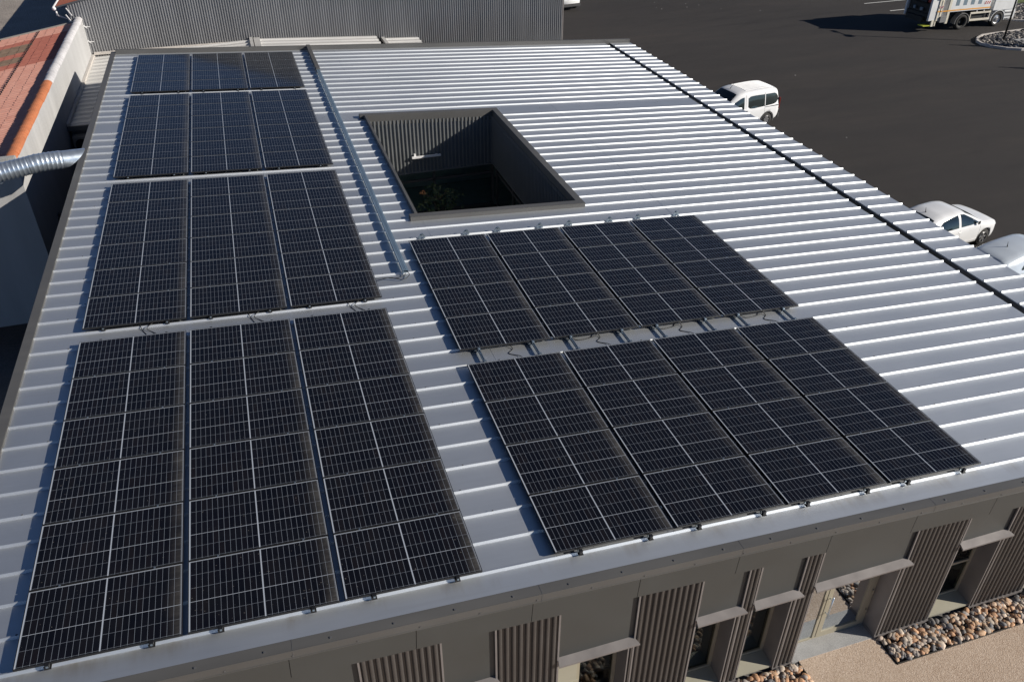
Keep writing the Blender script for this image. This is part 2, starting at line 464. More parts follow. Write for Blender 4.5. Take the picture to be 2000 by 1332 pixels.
# parking bay lines
for (ax, ay, bx, by) in ((49.93, 22.6, 56.5, 22.85), (50.2, 19.97, 56.5, 20.3)):
    d = Vector((bx-ax, by-ay, 0)).normalized(); n_ = Vector((-d.y, d.x, 0))*.06
    b = MB(); a_ = Vector((ax, ay, ZL+.004)); c_ = Vector((bx, by, ZL+.004))
    b.face((a_-n_, c_-n_, c_+n_, a_+n_))
    tag(b.build('parking_line', M['marking']), kind='structure')

# ================================================================ MAIN BUILDING
bld = empty('office_building', (9, -13, ZF))
tag(bld, 'low bronze clad office building with ribbed silver metal roof and square courtyard', 'building')
PAN = -.11
RIB0, RIBP = -25.925, .50967
YF, YB = -26.265, .60                                      # front and back end of the sheet
def xend(y): return 18.56 - .2*(.67 - y)/22.8
HX0, HX1, HY0, HY1 = 6.87, 11.12, -15.12, -7.55            # hole of the courtyard
def profile(y0, y1):
    """(y, z) points of the ribbed sheet, near to far"""
    pts = [(y0, PAN)]
    k = 0
    while True:
        a = RIB0 + k*RIBP
        if a > y1 - .05: break
        if a >= y0:
            pts += [(a, PAN), (a+.019, PAN+.036), (a+.034, PAN+.036), (a+.053, PAN)]
        k += 1
    pts.append((y1, PAN))
    return pts
def ribbed(b, y0, y1, xa, xb, seg=1, m=0, th=.04):
    P = profile(y0, y1)
    n = len(P)
    base = len(b.v)
    for i in range(seg + 1):
        t = i/seg
        for (y, z) in P:
            a = xa(y) if callable(xa) else xa; c = xb(y) if callable(xb) else xb
            b.v.append((a + (c-a)*t, y, z))
    for i in range(seg):
        for j in range(n-1):
            b.f.append((base+i*n+j, base+(i+1)*n+j, base+(i+1)*n+j+1, base+i*n+j+1)); b.m.append(m)
    # closing under-edge at the two x ends
    for i, s_ in ((0, -1), (seg, 1)):
        for j in range(n-1):
            p, q = b.v[base+i*n+j], b.v[base+i*n+j+1]
            b.face((p, q, (q[0], q[1], PAN-th), (p[0], p[1], PAN-th)), m)
b = MB()
ribbed(b, YF, HY0, -.80, xend)
ribbed(b, HY0, HY1, -.80, HX0)
ribbed(b, HY0, HY1, HX1, xend)
ribbed(b, HY1, YB, -.80, xend)
rs = random.Random(3)
k = 0
while RIB0 + k*RIBP < YB - .1:                              # fixing screws on the ribs
    y = RIB0 + k*RIBP + .0265
    x = -.3 + (k*37 % 5)*.12
    while x < 18.3:
        if not (HX0-.05 < x < HX1+.05 and HY0-.1 < y < HY1+.05) and rs.random() < .85:
            b.box((x-.009, y-.009, PAN+.036), (x+.009, y+.009, PAN+.046), 1)
        x += 1.42 + rs.uniform(-.06, .06)
    k += 1
for xl in (7.0, 13.2):                                      # sheet laps
    for (ya, yb) in ((YF, HY0-.03), (HY1+.3, YB-.02)) if xl < 12 else ((YF, YB-.02),):
        kk = 0
        while RIB0 + kk*RIBP < yb:
            a = RIB0 + kk*RIBP + .055; c = a + RIBP - .057
            if a > ya and c < yb: b.box((xl, a, PAN+.0005), (xl+.012, c, PAN+.003), 0)
            kk += 1
b.build('metal_roof', [M['roof'], M['screw']], bld, roof=True)
# gutter between roof and canopy strip, and the canopy strip itself
b = MB()
for (ya, yb) in ((YF-.15, YB),):
    P = []
    for y in (ya, yb):
        x = xend(y)
        P.append([(x-.06, y, PAN-.05), (x-.06, y, PAN-.17), (x+.22, y, PAN-.17), (x+.22, y, PAN-.02)])
    for j in range(3): b.face((P[0][j], P[0][j+1], P[1][j+1], P[1][j]))
b.build('box_gutter', M['gutter'], bld, roof=True)
b = MB()
ribbed(b, YF, YB, lambda y: xend(y) + .235, 19.76, th=.05)
b.build('canopy_roof', [M['canopy'], M['screw']], bld, roof=True)
b = MB(); b.box((18.6, YF-.12, PAN-.34), (19.72, YB, PAN-.052)); b.build('canopy_soffit', M['band'], bld, roof=True)
# verges and edge trims
b = MB()
b.box((-.955, -26.425, -.36), (-.79, .79, -.058))
b.build('verge_trim', M['trim'], bld, roof=True, bevel=.006)
b = MB()
b.box((-.79, .602, -.42), (18.75, .80, .0)); b.box((-.79, .60, -.06), (19.72, .70, .045))
b.box((18.75, .602, -.42), (19.72, .80, -.06))
b.build('ridge_trim', M['trim'], bld, roof=True, bevel=.006)
b = MB()
b.box((-.79, -26.42, -.235), (19.70, -26.262, -.104))
b.box((-.955, -26.428, -.112), (19.70, -26.4202, -.098)); b.box((-.955, -26.428, -.244), (19.70, -26.402, -.2352))
for xj in (2.95, 6.05, 9.0, 12.3, 15.4):
    b.box((xj, -26.4225, -.234), (xj+.006, -26.262, -.1015), 1)
rs = random.Random(5)
x = -.4
while x < 19.4:
    b.box((x-.012, -26.372, -.104), (x+.012, -26.348, -.094), 1)
    b.box((x+.3, -26.428, -.205), (x+.318, -26.4195, -.187), 1)
    x += .76
b.build('eave_trim', [M['trim'], M['screw']], bld, roof=True)
b = MB()
xs = [-.95] + [4.42 + 1.525*i for i in range(-3, 11)]
xs = [-.95] + [x for x in xs[1:] if x > -.7] + [19.7]
for a, c in zip(xs[:-1], xs[1:]):
    b.box((a+.004, -26.40, -.64), (c-.004, -26.386, -.2365))
b.box((-.95, -26.3855, -.64), (19.7, -26.10, -.2365), 1)
b.build('fascia_panel', [M['band'], M['joint']], bld, roof=True)

# --- front facade: ribbed piers, recessed lintels, windows, door
CF, DP, LP = -26.372, -26.06, -26.322                        # pier front, window plane, lintel plane
def zband(x): return -x*math.tan(AL) - .64/math.cos(AL) - .0
def pier(x0, x1):
    b = MB()
    n = max(1, round((x1-x0-.05)/.092)); p = (x1-x0-.05)/n
    pts = [(x0, CF+.035)]
    for i in range(n):
        a = x0 + .025 + i*p
        pts += [(a+.006, CF+.035), (a+.02, CF+.004), (a+.032, CF), (a+.048, CF), (a+.06, CF+.004), (a+.074, CF+.035)]
    pts.append((x1, CF+.035))
    bm_ = len(b.v); n2 = len(pts)
    for z in (ZF+.06, None):
        for (x, y) in pts: b.v.append((x, y, z if z is not None else zband(x)-.001))
    for j in range(n2-1):
        b.f.append((bm_+j, bm_+j+1, bm_+n2+j+1, bm_+n2+j)); b.m.append(0)
    for x in (x0, x1):                                      # flat returns beside the openings
        b.face(((x, CF+.035, ZF+.06), (x, DP+.02, ZF+.06), (x, DP+.02, zband(x)-.001), (x, CF+.035, zband(x)-.001)), 0)
    b.box((x0-.004, CF-.006, ZF+.0), (x1+.004, DP, ZF+.058), 1)
    b.box((x0-.006, CF+.012, ZF+.06), (x0+.02, CF+.034, zband(x0)-.004), 1)
    b.box((x1-.02, CF+.012, ZF+.06), (x1+.006, CF+.034, zband(x1)-.004), 1)
    xl = x0 - .085                                          # extra rib standing below the lintel
    for (xa, xb, yf) in ((xl, xl+.02, CF+.006), (xl+.02, x0-.006, CF+.03)): b.box((xa, yf, ZF+.06), (xb, DP+.02, -2.115), 0 if xb > xl+.03 else 1)
    b.hexa(((xl+.035,CF+.03,ZF+.06),(xl+.075,CF+.03,ZF+.06),(xl+.065,CF,ZF+.06),(xl+.045,CF,ZF+.06),(xl+.035,CF+.03,-2.12),(xl+.075,CF+.03,-2.12),(xl+.065,CF,-2.12),(xl+.045,CF,-2.12)), 0)
    b.box((xl-.004, CF-.006, ZF+.0), (x0-.0045, DP, ZF+.058), 1)
    b.build('ribbed_pier', [M['clad'], M['flash']], bld)
def lintel(x0, x1, zb=-2.07):
    b = MB()
    z0, z1 = zband(x0)-.002, zband(x1)-.002
    b.hexa(((x0+.002,LP,zb),(x1-.002,LP,zb),(x1-.002,DP,zb),(x0+.002,DP,zb),(x0+.002,LP,z0),(x1-.002,LP,z1),(x1-.002,DP,z1),(x0+.002,DP,z0)))
    ln = b.build('lintel_panel', M['band'], bld)
    b = MB()                                                # drip flashing sloping out to the pier fronts
    xa, xb = x0-.02, x1+.055
    b.hexa(((x0+.004,LP-.002,zb-.02),(x1-.004,LP-.002,zb-.02),(xb,CF-.075,zb-.045),(xa,CF-.075,zb-.045),
            (x0+.004,LP-.002,zb+.03),(x1-.004,LP-.002,zb+.03),(xb,CF-.075,zb-.015),(xa,CF-.075,zb-.015)))
    b.build('drip_flashing', M['flash'], ln)
def window(x0, x1, kind='blind', zb=-3.86, zt=-2.085):
    fr = MB(); t = .055; y0, y1 = DP-.005, DP+.06
    fr.box((x0, y0, zb), (x0+t, y1, zt)); fr.box((x1-t, y0, zb), (x1, y1, zt))
    fr.box((x0+t, y0+.002, zb), (x1-t, y1, zb+t)); fr.box((x0+t, y0+.002, zt-t), (x1-t, y1, zt))
    if kind == 'split': fr.box((x0+t, y0+.003, -3.06), (x1-t, y1, -3.01))
    if kind == 'shade': fr.box(((x0+x1)/2-.12, y0+.003, zb+t), ((x0+x1)/2-.06, y1, zt-t))
    w = fr.build('window', M['beige'], bld)
    p = MB(); p.box((x0+t, DP+.02, zb+t), (x1-t, DP+.026, zt-t)); p.build('pane', M['pane'], w)
    if kind in ('blind', 'shade'):
        bl = MB()
        xa = x0+t+.02 if kind == 'blind' else (x0+x1)/2
        zend = zb+t+.02 if kind == 'blind' else -3.1
        z = zt-t-.03
        while z > zend:
            bl.face(((xa, DP+.05, z-.018), (x1-t-.02, DP+.05, z-.018), (x1-t-.02, DP+.085, z+.012), (xa, DP+.085, z+.012))); z -= .05
        if kind == 'shade': bl.box((xa, DP+.045, -3.16), (x1-t-.02, DP+.09, -3.11), 1)
        bl.build('venetian_blind', [M['blind'], M['blind_blue']], w)
    if kind == 'shade':
        s_ = MB(); s_.box((x0+t, DP-.03, -3.1), ((x0+x1)/2-.12, DP-.008, zt)); s_.box((x0+t-.02, DP-.05, -3.16), ((x0+x1)/2-.09, DP-.0075, -3.1005))
        s_.build('roller_shutter', M['sill'], w)
    s = MB()
    s.hexa(((x0-.01,CF+.03,ZF+.06),(x1+.01,CF+.03,ZF+.06),(x1+.01,DP-.006,ZF+.06),(x0-.01,DP-.006,ZF+.06),
            (x0-.01,CF+.03,ZF+.10),(x1+.01,CF+.03,ZF+.10),(x1+.01,DP-.006,zb),(x0-.01,DP-.006,zb)))
    s.build('window_sill', M['sill'], w)
piers = [(-.9,.55), (1.6,2.6), (3.64,4.70), (5.42,6.33), (7.49,8.49), (9.24,9.45), (10.217,10.51), (12.218,13.24), (14.2,15.3), (16.4,17.4), (18.5,19.6)]
for p_ in piers: pier(*p_)
for (a, c), kd in zip([(piers[i][1], piers[i+1][0]) for i in range(len(piers)-1)],
                      ('blind','blind','blind','shade','blind','blind','door','split','split','blind')):
    lintel(a, c)
    if kd != 'door': window(a+.003, c-.088, kd)
# glazed entrance door with side light
X0, X1, ZT = 10.513, 12.130, -2.09
b = MB()
b.box((X0, DP-.005, ZF), (X0+.06, DP+.065, ZT)); b.box((X1-.06, DP-.005, ZF), (X1, DP+.065, ZT))
b.box((X0+.06, DP-.004, ZT-.06), (X1-.06, DP+.065, ZT)); b.box((X0+.06, DP-.004, ZF), (X1-.06, DP+.065, ZF+.05))
b.box((11.10, DP-.006, ZF+.05), (11.16, DP+.065, ZT-.06))
door = b.build('entrance_door', M['beige'], bld)
b = MB()
b.box((11.165, DP-.012, ZF+.055), (11.255, DP+.05, ZT-.065)); b.box((11.975, DP-.012, ZF+.055), (12.065, DP+.05, ZT-.065))
b.box((11.255, DP-.011, ZF+.055), (11.975, DP+.05, ZF+.15)); b.box((11.255, DP-.011, ZT-.15), (11.975, DP+.05, ZT-.065))
b.build('door_leaf', M['beige'], door)
b = MB(); b.box((11.255, DP+.01, ZF+.15), (11.975, DP+.017, ZT-.15)); b.box((X0+.06, DP+.01, ZF+.05), (11.10, DP+.017, ZT-.06)); b.build('pane', M['door_pane'], door)
b = MB()
b.tube(((11.215,DP-.075,-2.87),(11.215,DP-.075,-3.40)), .014, 10)
for z in (-2.95, -3.31): b.tube(((11.215,DP-.012,z),(11.215,DP-.075,z)), .01, 8)
b.build('handle', M['galv'], door, smooth=True)
b = MB()
for z in (-2.6, -3.1, -3.6): b.tube(((12.082,DP-.02,z-.045),(12.082,DP-.02,z+.045)), .011, 8)
b.build('hinge', M['beige'], door, smooth=True)
b = MB(); b.box((10.53, -26.36, ZF-.2), (12.125, DP+.06, ZF+.012)); b.build('doorstep', M['concrete'], bld)
# remaining walls, floor of the dark rooms behind the glass
b = MB()
b.box((-.93, -26.05, ZL), (-.80, .55, -.25)); b.box((18.35, -26.05, ZL), (18.48, .55, -1.35))
b.box((-.80, .45, ZL), (18.35, .55, -1.35))
b.box((-.93, -26.1, ZL), (19.6, -26.055, ZF))
b.build('outer_wall', M['clad'], bld)
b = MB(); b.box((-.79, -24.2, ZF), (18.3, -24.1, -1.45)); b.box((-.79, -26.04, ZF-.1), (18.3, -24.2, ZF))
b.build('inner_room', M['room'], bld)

# --- courtyard
b = MB()
def ring(b, x0, y0, x1, y1, w, z0, z1, m=0):
    b.box((x0, y0, z0), (x1, y0+w, z1), m); b.box((x0, y1-w, z0), (x1, y1, z1), m)
    b.box((x0, y0+w, z0), (x0+w, y1-w, z1-.002), m); b.box((x1-w, y0+w, z0), (x1, y1-w, z1-.002), m)
b.box((6.70,-15.28,-.33),(11.17,-15.08,.0)); b.box((6.70,-7.78,-.33),(11.17,-7.58,.0)); b.box((6.835,-15.079,-.33),(6.915,-7.781,.012)); b.box((10.97,-15.079,-.33),(11.17,-7.781,-.002))
b.build('courtyard_coping', M['trim'], bld, roof=True, bevel=.008)
def corr_wall(b, p0, p1, zt0, zt1, zb, nrm, pitch=.12, dep=.042, m=0):
    p0 = Vector((*p0, 0)); p1 = Vector((*p1, 0)); d = p1-p0; L = d.length; d.normalize(); nrm = Vector((*nrm, 0))
    n = max(1, int(L/pitch)); pr = []
    for i in range(n):
        for (t, h) in ((0,0),(.36,0),(.46,1),(.76,1),(.86,0)):
            pr.append(((i+t)*L/n, h))
    pr.append((L, 0))
    base = len(b.v); k = len(pr)
    for top in (0, 1):
        for (s_, h) in pr:
            q = p0 + d*s_ + nrm*(h*dep)
            b.v.append((q.x, q.y, zb if not top else zt0 + (zt1-zt0)*s_/L))
    for j in range(k-1):
        b.f.append((base+j, base+j+1, base+k+j+1, base+k+j)); b.m.append(m)
cx0, cx1, cy0, cy1 = 6.918, 10.965, -15.10, -7.76
def rz(x, z): return -x*math.tan(AL) + z
CZ = -2.45
for (p0, p1, n_) in (((cx0, cy1), (cx1, cy1), (0, -1)), ((cx1, cy1), (cx1, cy0), (-1, 0)), ((cx1, cy0), (cx0, cy0), (0, 1)), ((cx0, cy0), (cx0, cy1), (1, 0))):
    b = MB()
    corr_wall(b, p0, p1, rz(p0[0], -.2), rz(p1[0], -.2), CZ, n_)
    q0, q1 = Vector((*p0, 0)), Vector((*p1, 0)); nn = Vector((*n_, 0))
    b.bar((q0 + nn*.005).to_tuple()[:2] + (CZ,), (q1 + nn*.005).to_tuple()[:2] + (CZ,), .07, .05)
    b.build('courtyard_wall', M['court'], bld)
    # glazing below the cladding
    f = MB(); g = MB()
    L = (q1-q0).length; nb_ = 2 if L < 5 else 4
    d = (q1-q0)/L
    o_ = -nn*.12
    for i in range(nb_+1):
        a = q0 + d*(L*i/nb_) + o_
        f.bar((a.x, a.y, ZF), (a.x, a.y, CZ), .08, .07)
    for z in (ZF+.04, CZ-.35):
        f.bar((q0.x+o_.x, q0.y+o_.y, z), (q1.x+o_.x, q1.y+o_.y, z), .07, .08)
    w = f.build('courtyard_window', M['trim'], bld)
    oo = o_*1.05
    g.face(((q0.x+oo.x, q0.y+oo.y, ZF), (q1.x+oo.x, q1.y+oo.y, ZF), (q1.x+oo.x, q1.y+oo.y, CZ), (q0.x+oo.x, q0.y+oo.y, CZ)))
    g.build('pane', M['court_pane'], w)
b = MB()
b.box((4.2, -17.5, ZF-.1), (13.6, -5.4, ZF-.02)); b.box((4.2, -17.5, CZ+.02), (cx0-.14, -5.4, CZ+.1)); b.box((cx1+.14, -17.5, CZ+.02), (13.6, -5.4, CZ+.1))
b.box((cx0-.14, cy1+.14, CZ+.02), (cx1+.14, -5.4, CZ+.1)); b.box((cx0-.14, -17.5, CZ+.02), (cx1+.14, cy0-.14, CZ+.1))
b.box((4.1, -17.5, ZF), (4.2, -5.4, CZ+.1)); b.box((13.6, -17.5, ZF), (13.7, -5.4, CZ+.1)); b.box((4.2, -5.4, ZF), (13.6, -5.3, CZ+.1)); b.box((4.2, -17.6, ZF), (13.6, -17.5, CZ+.1))
b.build('courtyard_corridor', M['corridor'], bld)
b = MB(); b.box((cx0-.1, cy0-.1, ZF-.019), (cx1+.1, cy1+.1, ZF-.005)); b.build('courtyard_bed', M['soil'], bld)
lw = MB()
lw.box((8.2, -7.93, -1.93), (9.15, -7.85, -1.87)); lw.box((8.28, -7.86, -1.90), (8.34, -7.73, -1.80)); lw.box((9.0, -7.86, -1.92), (9.05, -7.73, -1.88))
lamp_ = lw.build('wall_lamp', M['white_plastic'], None, bevel=.006)
tag(lamp_, 'white bar lamp fixed to the ribbed courtyard wall', 'lamp')

# plants in the courtyard
def leaves(b, cols, c, rad, n, size, rnd, hues):
    for i in range(n):
        while True:
            p = Vector((rnd.uniform(-1,1), rnd.uniform(-1,1), rnd.uniform(-1,1)))
            if .15 < p.length < 1: break
        q = Vector(c) + Vector((p.x*rad[0], p.y*rad[1], p.z*rad[2]))
        a = Vector((rnd.gauss(0,1), rnd.gauss(0,1), rnd.gauss(0,1))).normalized(); t = a.orthogonal().normalized()
        s_ = size*rnd.uniform(.6, 1.3); u = a*s_; v = t*s_*.45
        b.face((q-u, q+v, q+u, q-v)); cols.append(rnd.choice(hues))
def set_cols(o, cols):
    me = o.data
    at = me.color_attributes.new('Col', 'FLOAT_COLOR', 'CORNER')
    vals = []
    for p, c in zip(me.polygons, cols):
        vals += [*c, 1.0]*len(p.vertices)
    at.data.foreach_set('color', vals)
rnd = random.Random(11)
GREEN = ((.05,.08,.025), (.07,.11,.03), (.04,.06,.02), (.09,.12,.04))
tr = empty('courtyard_tree', (8.7, -9.2, ZF)); tag(tr, 'small leafy tree in the shade of the sunken courtyard', 'tree')
b = MB(); b.tube(((8.7,-9.2,ZF),(8.72,-9.22,-3.2),(8.66,-9.15,-2.6)), (.05,.035,.02), 8)
for a in range(5):
    an = a*1.26; b.tube(((8.7,-9.2,-3.3+.1*a),(8.7+.5*math.cos(an),-9.2+.5*math.sin(an),-2.8+.1*a)), (.02,.008), 6)
b.build('trunk', M['trunk'], tr, smooth=True)
b = MB(); cc = []
for (c, r_, n) in (((8.7,-9.2,-2.85),(.6,.55,.55),190), ((8.3,-9.5,-3.1),(.45,.4,.4),70), ((9.2,-9.0,-3.0),(.45,.4,.4),70)):
    leaves(b, cc, c, r_, n, .07, rnd, GREEN)
leaves(b, cc, (8.25,-9.05,-2.62), (.09,.09,.07), 22, .05, rnd, ((.55,.2,.06),(.6,.3,.12)))
o = b.build('crown', M['leaf'], tr); set_cols(o, cc)
for i, (x, y, lb) in enumerate(((7.9,-9.9,'low dark shrub at the foot of the courtyard tree on its left'), (9.6,-9.6,'low dark shrub right of the courtyard tree'))):
    sh = empty('shrub', (x, y, ZF)); tag(sh, lb, 'shrub', 'shrubs in the courtyard')
    b = MB(); cc = []; leaves(b, cc, (x,y,ZF+.4), (.45,.45,.4), 260, .07, rnd, GREEN); o = b.build('foliage', M['leaf'], sh); set_cols(o, cc)

# ================================================================ PEBBLES
def stones(name, label, boxes, dens, size, hues, seed, zb=ZF, maxn=3000):
    rnd = random.Random(seed)
    ico = bmesh.new(); bmesh.ops.create_icosphere(ico, subdivisions=2, radius=1)
    IV = [v.co.copy() for v in ico.verts]; IF = [tuple(v.index for v in f.verts) for f in ico.faces]; ico.free()
    V = []; F = []; C = []
    for (x0, y0, x1, y1, poly) in boxes:
        n = int((x1-x0)*(y1-y0)*dens)
        for i in range(n):
            x = rnd.uniform(x0, x1); y = rnd.uniform(y0, y1)
            if poly and not poly(x, y): continue
            s_ = size*rnd.choice((rnd.uniform(.35,.7), rnd.uniform(.7,1.1), rnd.uniform(.8,1.35)))
            sc = Vector((s_*rnd.uniform(.8,1.35), s_*rnd.uniform(.7,1.1), s_*rnd.uniform(.5,.75)))
            rot = Matrix.Rotation(rnd.uniform(0, 6.28), 3, 'Z') @ Matrix.Rotation(rnd.uniform(-.5, .5), 3, 'X')
            ph = [rnd.uniform(0, 6.28) for _ in range(3)]
            b0 = len(V); z = zb + s_*.25 + rnd.uniform(-.01, .02)
            for q in IV:
                k = 1 + .10*math.sin(2.3*q.x*2+ph[0]) + .09*math.sin(2.9*q.y*2+ph[1]) + .07*math.sin(3.1*q.z+ph[2])
                w = rot @ Vector((q.x*sc.x*k, q.y*sc.y*k, q.z*sc.z*k))
                V.append((x+w.x, y+w.y, z+w.z))
            c = rnd.choice(hues); j = rnd.uniform(.75, 1.2); c = tuple(min(1, h*j) for h in c)
            for f in IF: F.append(tuple(b0+i_ for i_ in f)); C.append(c)
    me = bpy.data.meshes.new(name); me.from_pydata(V, [], F); me.materials.append(M['stone'])
    me.polygons.foreach_set('use_smooth', [True]*len(me.polygons))
    o = bpy.data.objects.new(name, me); COL.objects.link(o); set_cols(o, C)
    return tag(o, label, 'stones', kind='stuff')
TAN = ((.48,.31,.19), (.55,.39,.27), (.42,.24,.14), (.33,.29,.26), (.20,.195,.20), (.50,.42,.34), (.40,.32,.26), (.52,.30,.17), (.62,.51,.41), (.17,.16,.155))
stones('river_pebbles', 'rounded tan and grey river pebbles in the bed right of the glass door', [(12.22,-26.88,19.6,-26.40,None)], 400, .050, TAN, 21)
stones('river_pebbles', 'rounded river pebbles in the bed left of the door step', [(6.5,-26.88,10.62,-26.40,None)], 400, .050, TAN, 22)
for (x0, x1, lb) in ((12.19, 19.7, 'thin dark steel edging around the pebble bed right of the door'), (-.9, 10.645, 'thin dark steel edging around the pebble bed left of the door')):
    b = MB(); b.box((x0,-26.92,ZF-.1),(x1,-26.905,ZF+.02))
    if x0 > 10: b.box((x0,-26.905,ZF-.1),(x0+.012,-26.40,ZF+.02))
    else: b.box((x1-.012,-26.905,ZF-.1),(x1,-26.40,ZF+.02))
    tag(b.build('bed_edging', M['edge']), lb, 'edging')
b = MB(); b.face(((-.9,-26.905,ZF-.05),(19.7,-26.905,ZF-.05),(19.7,-26.2,ZF-.05),(-.9,-26.2,ZF-.05)))
tag(b.build('pebble_bed_soil', M['yard']), kind='structure')

# ================================================================ SOLAR PANELS
PW, PH, PG = 1.754, 1.107, .0171
fm = MB(); w, h, t, dz = PW/2, PH/2, .008, .032
fm.box((-w,-h,-dz),(w,-h+t,0)); fm.box((-w,h-t,-dz),(w,h,0)); fm.box((-w,-h+t,-dz),(-w+t,h-t,-.0004)); fm.box((w-t,-h+t,-dz),(w,h-t,-.0004))
frame_me = fm.mesh('panel_frame', M['blk'])
gm = MB(); gm.box((-w+t,-h+t,-.009),(w-t,h-t,-.0025)); glass_me = gm.mesh('panel_glass', M['glass_pv'])
def solar_panel(x, y, label, group):
    """x, y = far left corner in the roof frame"""
    o = empty('solar_panel', RM @ Vector((x+w, y-h, 0)), (rnd.uniform(-.0012,.0012), AL + rnd.uniform(-.0015,.0015), 0))
    tag(o, label, 'solar panel', group)
    for nm, me in (('frame', frame_me), ('glass', glass_me)):
        c = bpy.data.objects.new(nm, me); COL.objects.link(c); c.parent = o
ORD = ('frontmost', 'second from the front', 'third from the front', 'fourth from the front', 'fifth from the front', 'sixth from the front')
LB = {'farthest': (0, 4), 'second farthest': (-4.8483, 6), 'second nearest': (-12.0364, 6), 'nearest': (-19.209, 6)}
for bn, (y0, n) in LB.items():
    for ci, cn in enumerate(('left', 'middle', 'right')):
        for r in range(n):
            od = ORD[n-1-r] if r else 'rearmost'
            solar_panel(ci*1.8192, y0 - r*(PH+PG), f'dark solar panel {od}, {cn} column of the {bn} left block', 'solar panels in the left field')
for bn, y0 in (('rear', -16.4677), ('front', -21.4211)):
    for ci, cn in enumerate(('leftmost', 'second', 'third', 'rightmost')):
        for r in range(4):
            od = ORD[3-r] if r else 'rearmost'
            solar_panel(6.4117 + ci*1.8116, y0 - r*(PH+PG), f'dark solar panel {od}, {cn} column of the {bn} right block', 'solar panels in the right field')
# mid clamps: tiny bright bolts between neighbouring panels stay with the rails below
RX = [6.76, 7.80, 8.555, 9.605, 10.35, 11.41, 12.16, 13.22]
RXT = [6.72, 7.74, 8.47, 9.505, 10.265, 11.31, 12.03, 13.08]
for i, x in enumerate(RX):
    xt = x
    r_ = empty('mounting_rail', RM @ Vector((x, -21, PAN+.036)), (0, AL, 0))
    pos = ('leftmost', 'second from left', 'third from left', 'fourth from left', 'fourth from right', 'third from right', 'second from right', 'rightmost')[i]
    tag(r_, f'{pos} blue grey aluminium rail crossing the gap between the right panel blocks', 'mounting rail', 'mounting rails under the right panels')
    def yl(y): return y + 21
    b = MB(); z0 = .004
    b.box((-.02, yl(-25.90), z0), (-.012, yl(-16.34), .040)); b.box((.012, yl(-25.90), z0), (.02, yl(-16.34), .040)); b.box((-.02, yl(-25.90), z0), (.02, yl(-16.34), z0+.010))
    b.build('rail', M['alu'], r_, local=True)
    b = MB()                                                # folded end bracket standing on the rib behind the panels
    y = yl(-16.245)
    b.box((-.075, y-.03, -.001), (.075, y+.03, .005)); b.bar((-.07, y, .002), (0, y, .10), .05, .009, up=(0,1,0)); b.bar((.07, y, .002), (0, y, .10), .05, .009, up=(0,1,0)); b.box((-.02, y-.025, .085), (.02, y+.025, .105))
    b.build('end_bracket', M['alu'], r_, local=True)
    for yy in (-25.955, -20.97, -21.385):
        b = MB(); y = yl(yy)
        b.box((-.035, y-.02, -.002), (.035, y+.035, .012)); b.box((-.022, y-.012, .01), (.022, y+.03, .072)); b.box((-.012, y-.016, .035), (.012, y-.011, .06))
        b.build('end_clamp', M['blk'] if yy < -25 else M['alu'], r_, local=True)
    bt = MB()
    for y0 in (-16.4677, -21.4211):
        for q in range(1, 4):
            y = yl(y0 - q*(PH+PG) + PG/2)
            bt.box((-.011, y-.011, .06), (.011, y+.011, .078))
    bt.build('mid_clamp', M['alu'], r_, local=True)
LX = [.34, 1.42, 2.18, 3.25, 3.99, 5.06]
for bn, (y0, n) in LB.items():
    yf = y0 - (n-1)*(PH+PG) - PH
    for i, x in enumerate(LX):
        ci = ('left', 'middle', 'right')[i//2]; sd = ('left', 'right')[i % 2]
        c = empty('panel_clamp', RM @ Vector((x, yf, PAN+.036)), (0, AL, 0))
        tag(c, f'small black {sd} clamp at the front of the {ci} column, {bn} left block', 'clamp', 'clamps along the left panel blocks')
        b = MB(); b.box((-.035,-.035,-.002),(.035,.03,.012)); b.box((-.022,-.035,.01),(.022,.012,.072)); b.box((-.012,-.041,.035),(.012,-.035,.06), 1); b.bar((-.03,-.03,.012),(-.03,-.03,.05),.012,.012)
        b.build('bracket', [M['blk'], M['alu']], c, local=True)
        bt = MB()
        for q in range(1, n):
            y = q*(PH+PG) - PG/2
            bt.box((-.011, y-.011, .06), (.011, y+.011, .079))
        bt.build('mid_clamp', M['alu'], c, local=True)
        if bn != 'farthest':
            b = MB(); y = n*(PH+PG)-PG+.012
            b.box((-.03,y-.01,0),(.03,y+.02,.012)); b.box((-.02,y-.008,.01),(.02,y+.012,.074)); b.build('rear_clamp', M['blk'], c, local=True)

# cable tray and cables
tray = empty('cable_tray', RM @ Vector((6.05, -8, PAN+.036))); tag(tray, 'long blue grey galvanised cable tray running up the roof beside the left panels', 'cable tray')
b = MB()
for (ya, yb, za) in ((-17.84, -2.6, -.040),):
    b.box((6.0, ya, za), (6.115, yb, za+.006)); b.box((6.0, ya, za+.006), (6.006, yb, za+.05)); b.box((6.109, ya, za+.006), (6.115, yb, za+.05)); b.box((5.998, ya, za+.05), (6.117, yb, za+.056)); b.box((6.04, ya, za+.0562), (6.046, yb, za+.061)); b.box((6.07, ya, za+.0562), (6.076, yb, za+.061))
b.build('tray', M['tray'], tray, roof=True)
b = MB(); b.box((5.985, -2.6, -.06), (6.13, .78, .052)); b.build('tray_cover', M['trim'], tray, roof=True, bevel=.005)
b = MB()
y = -17.4
while y < .3:
    k = round((y - RIB0)/RIBP); yy = RIB0 + k*RIBP + .026
    b.box((6.02, yy-.02, PAN+.036), (6.10, yy+.02, -.0405)); y += 1.53
b.build('tray_foot', M['alu'], tray, roof=True)
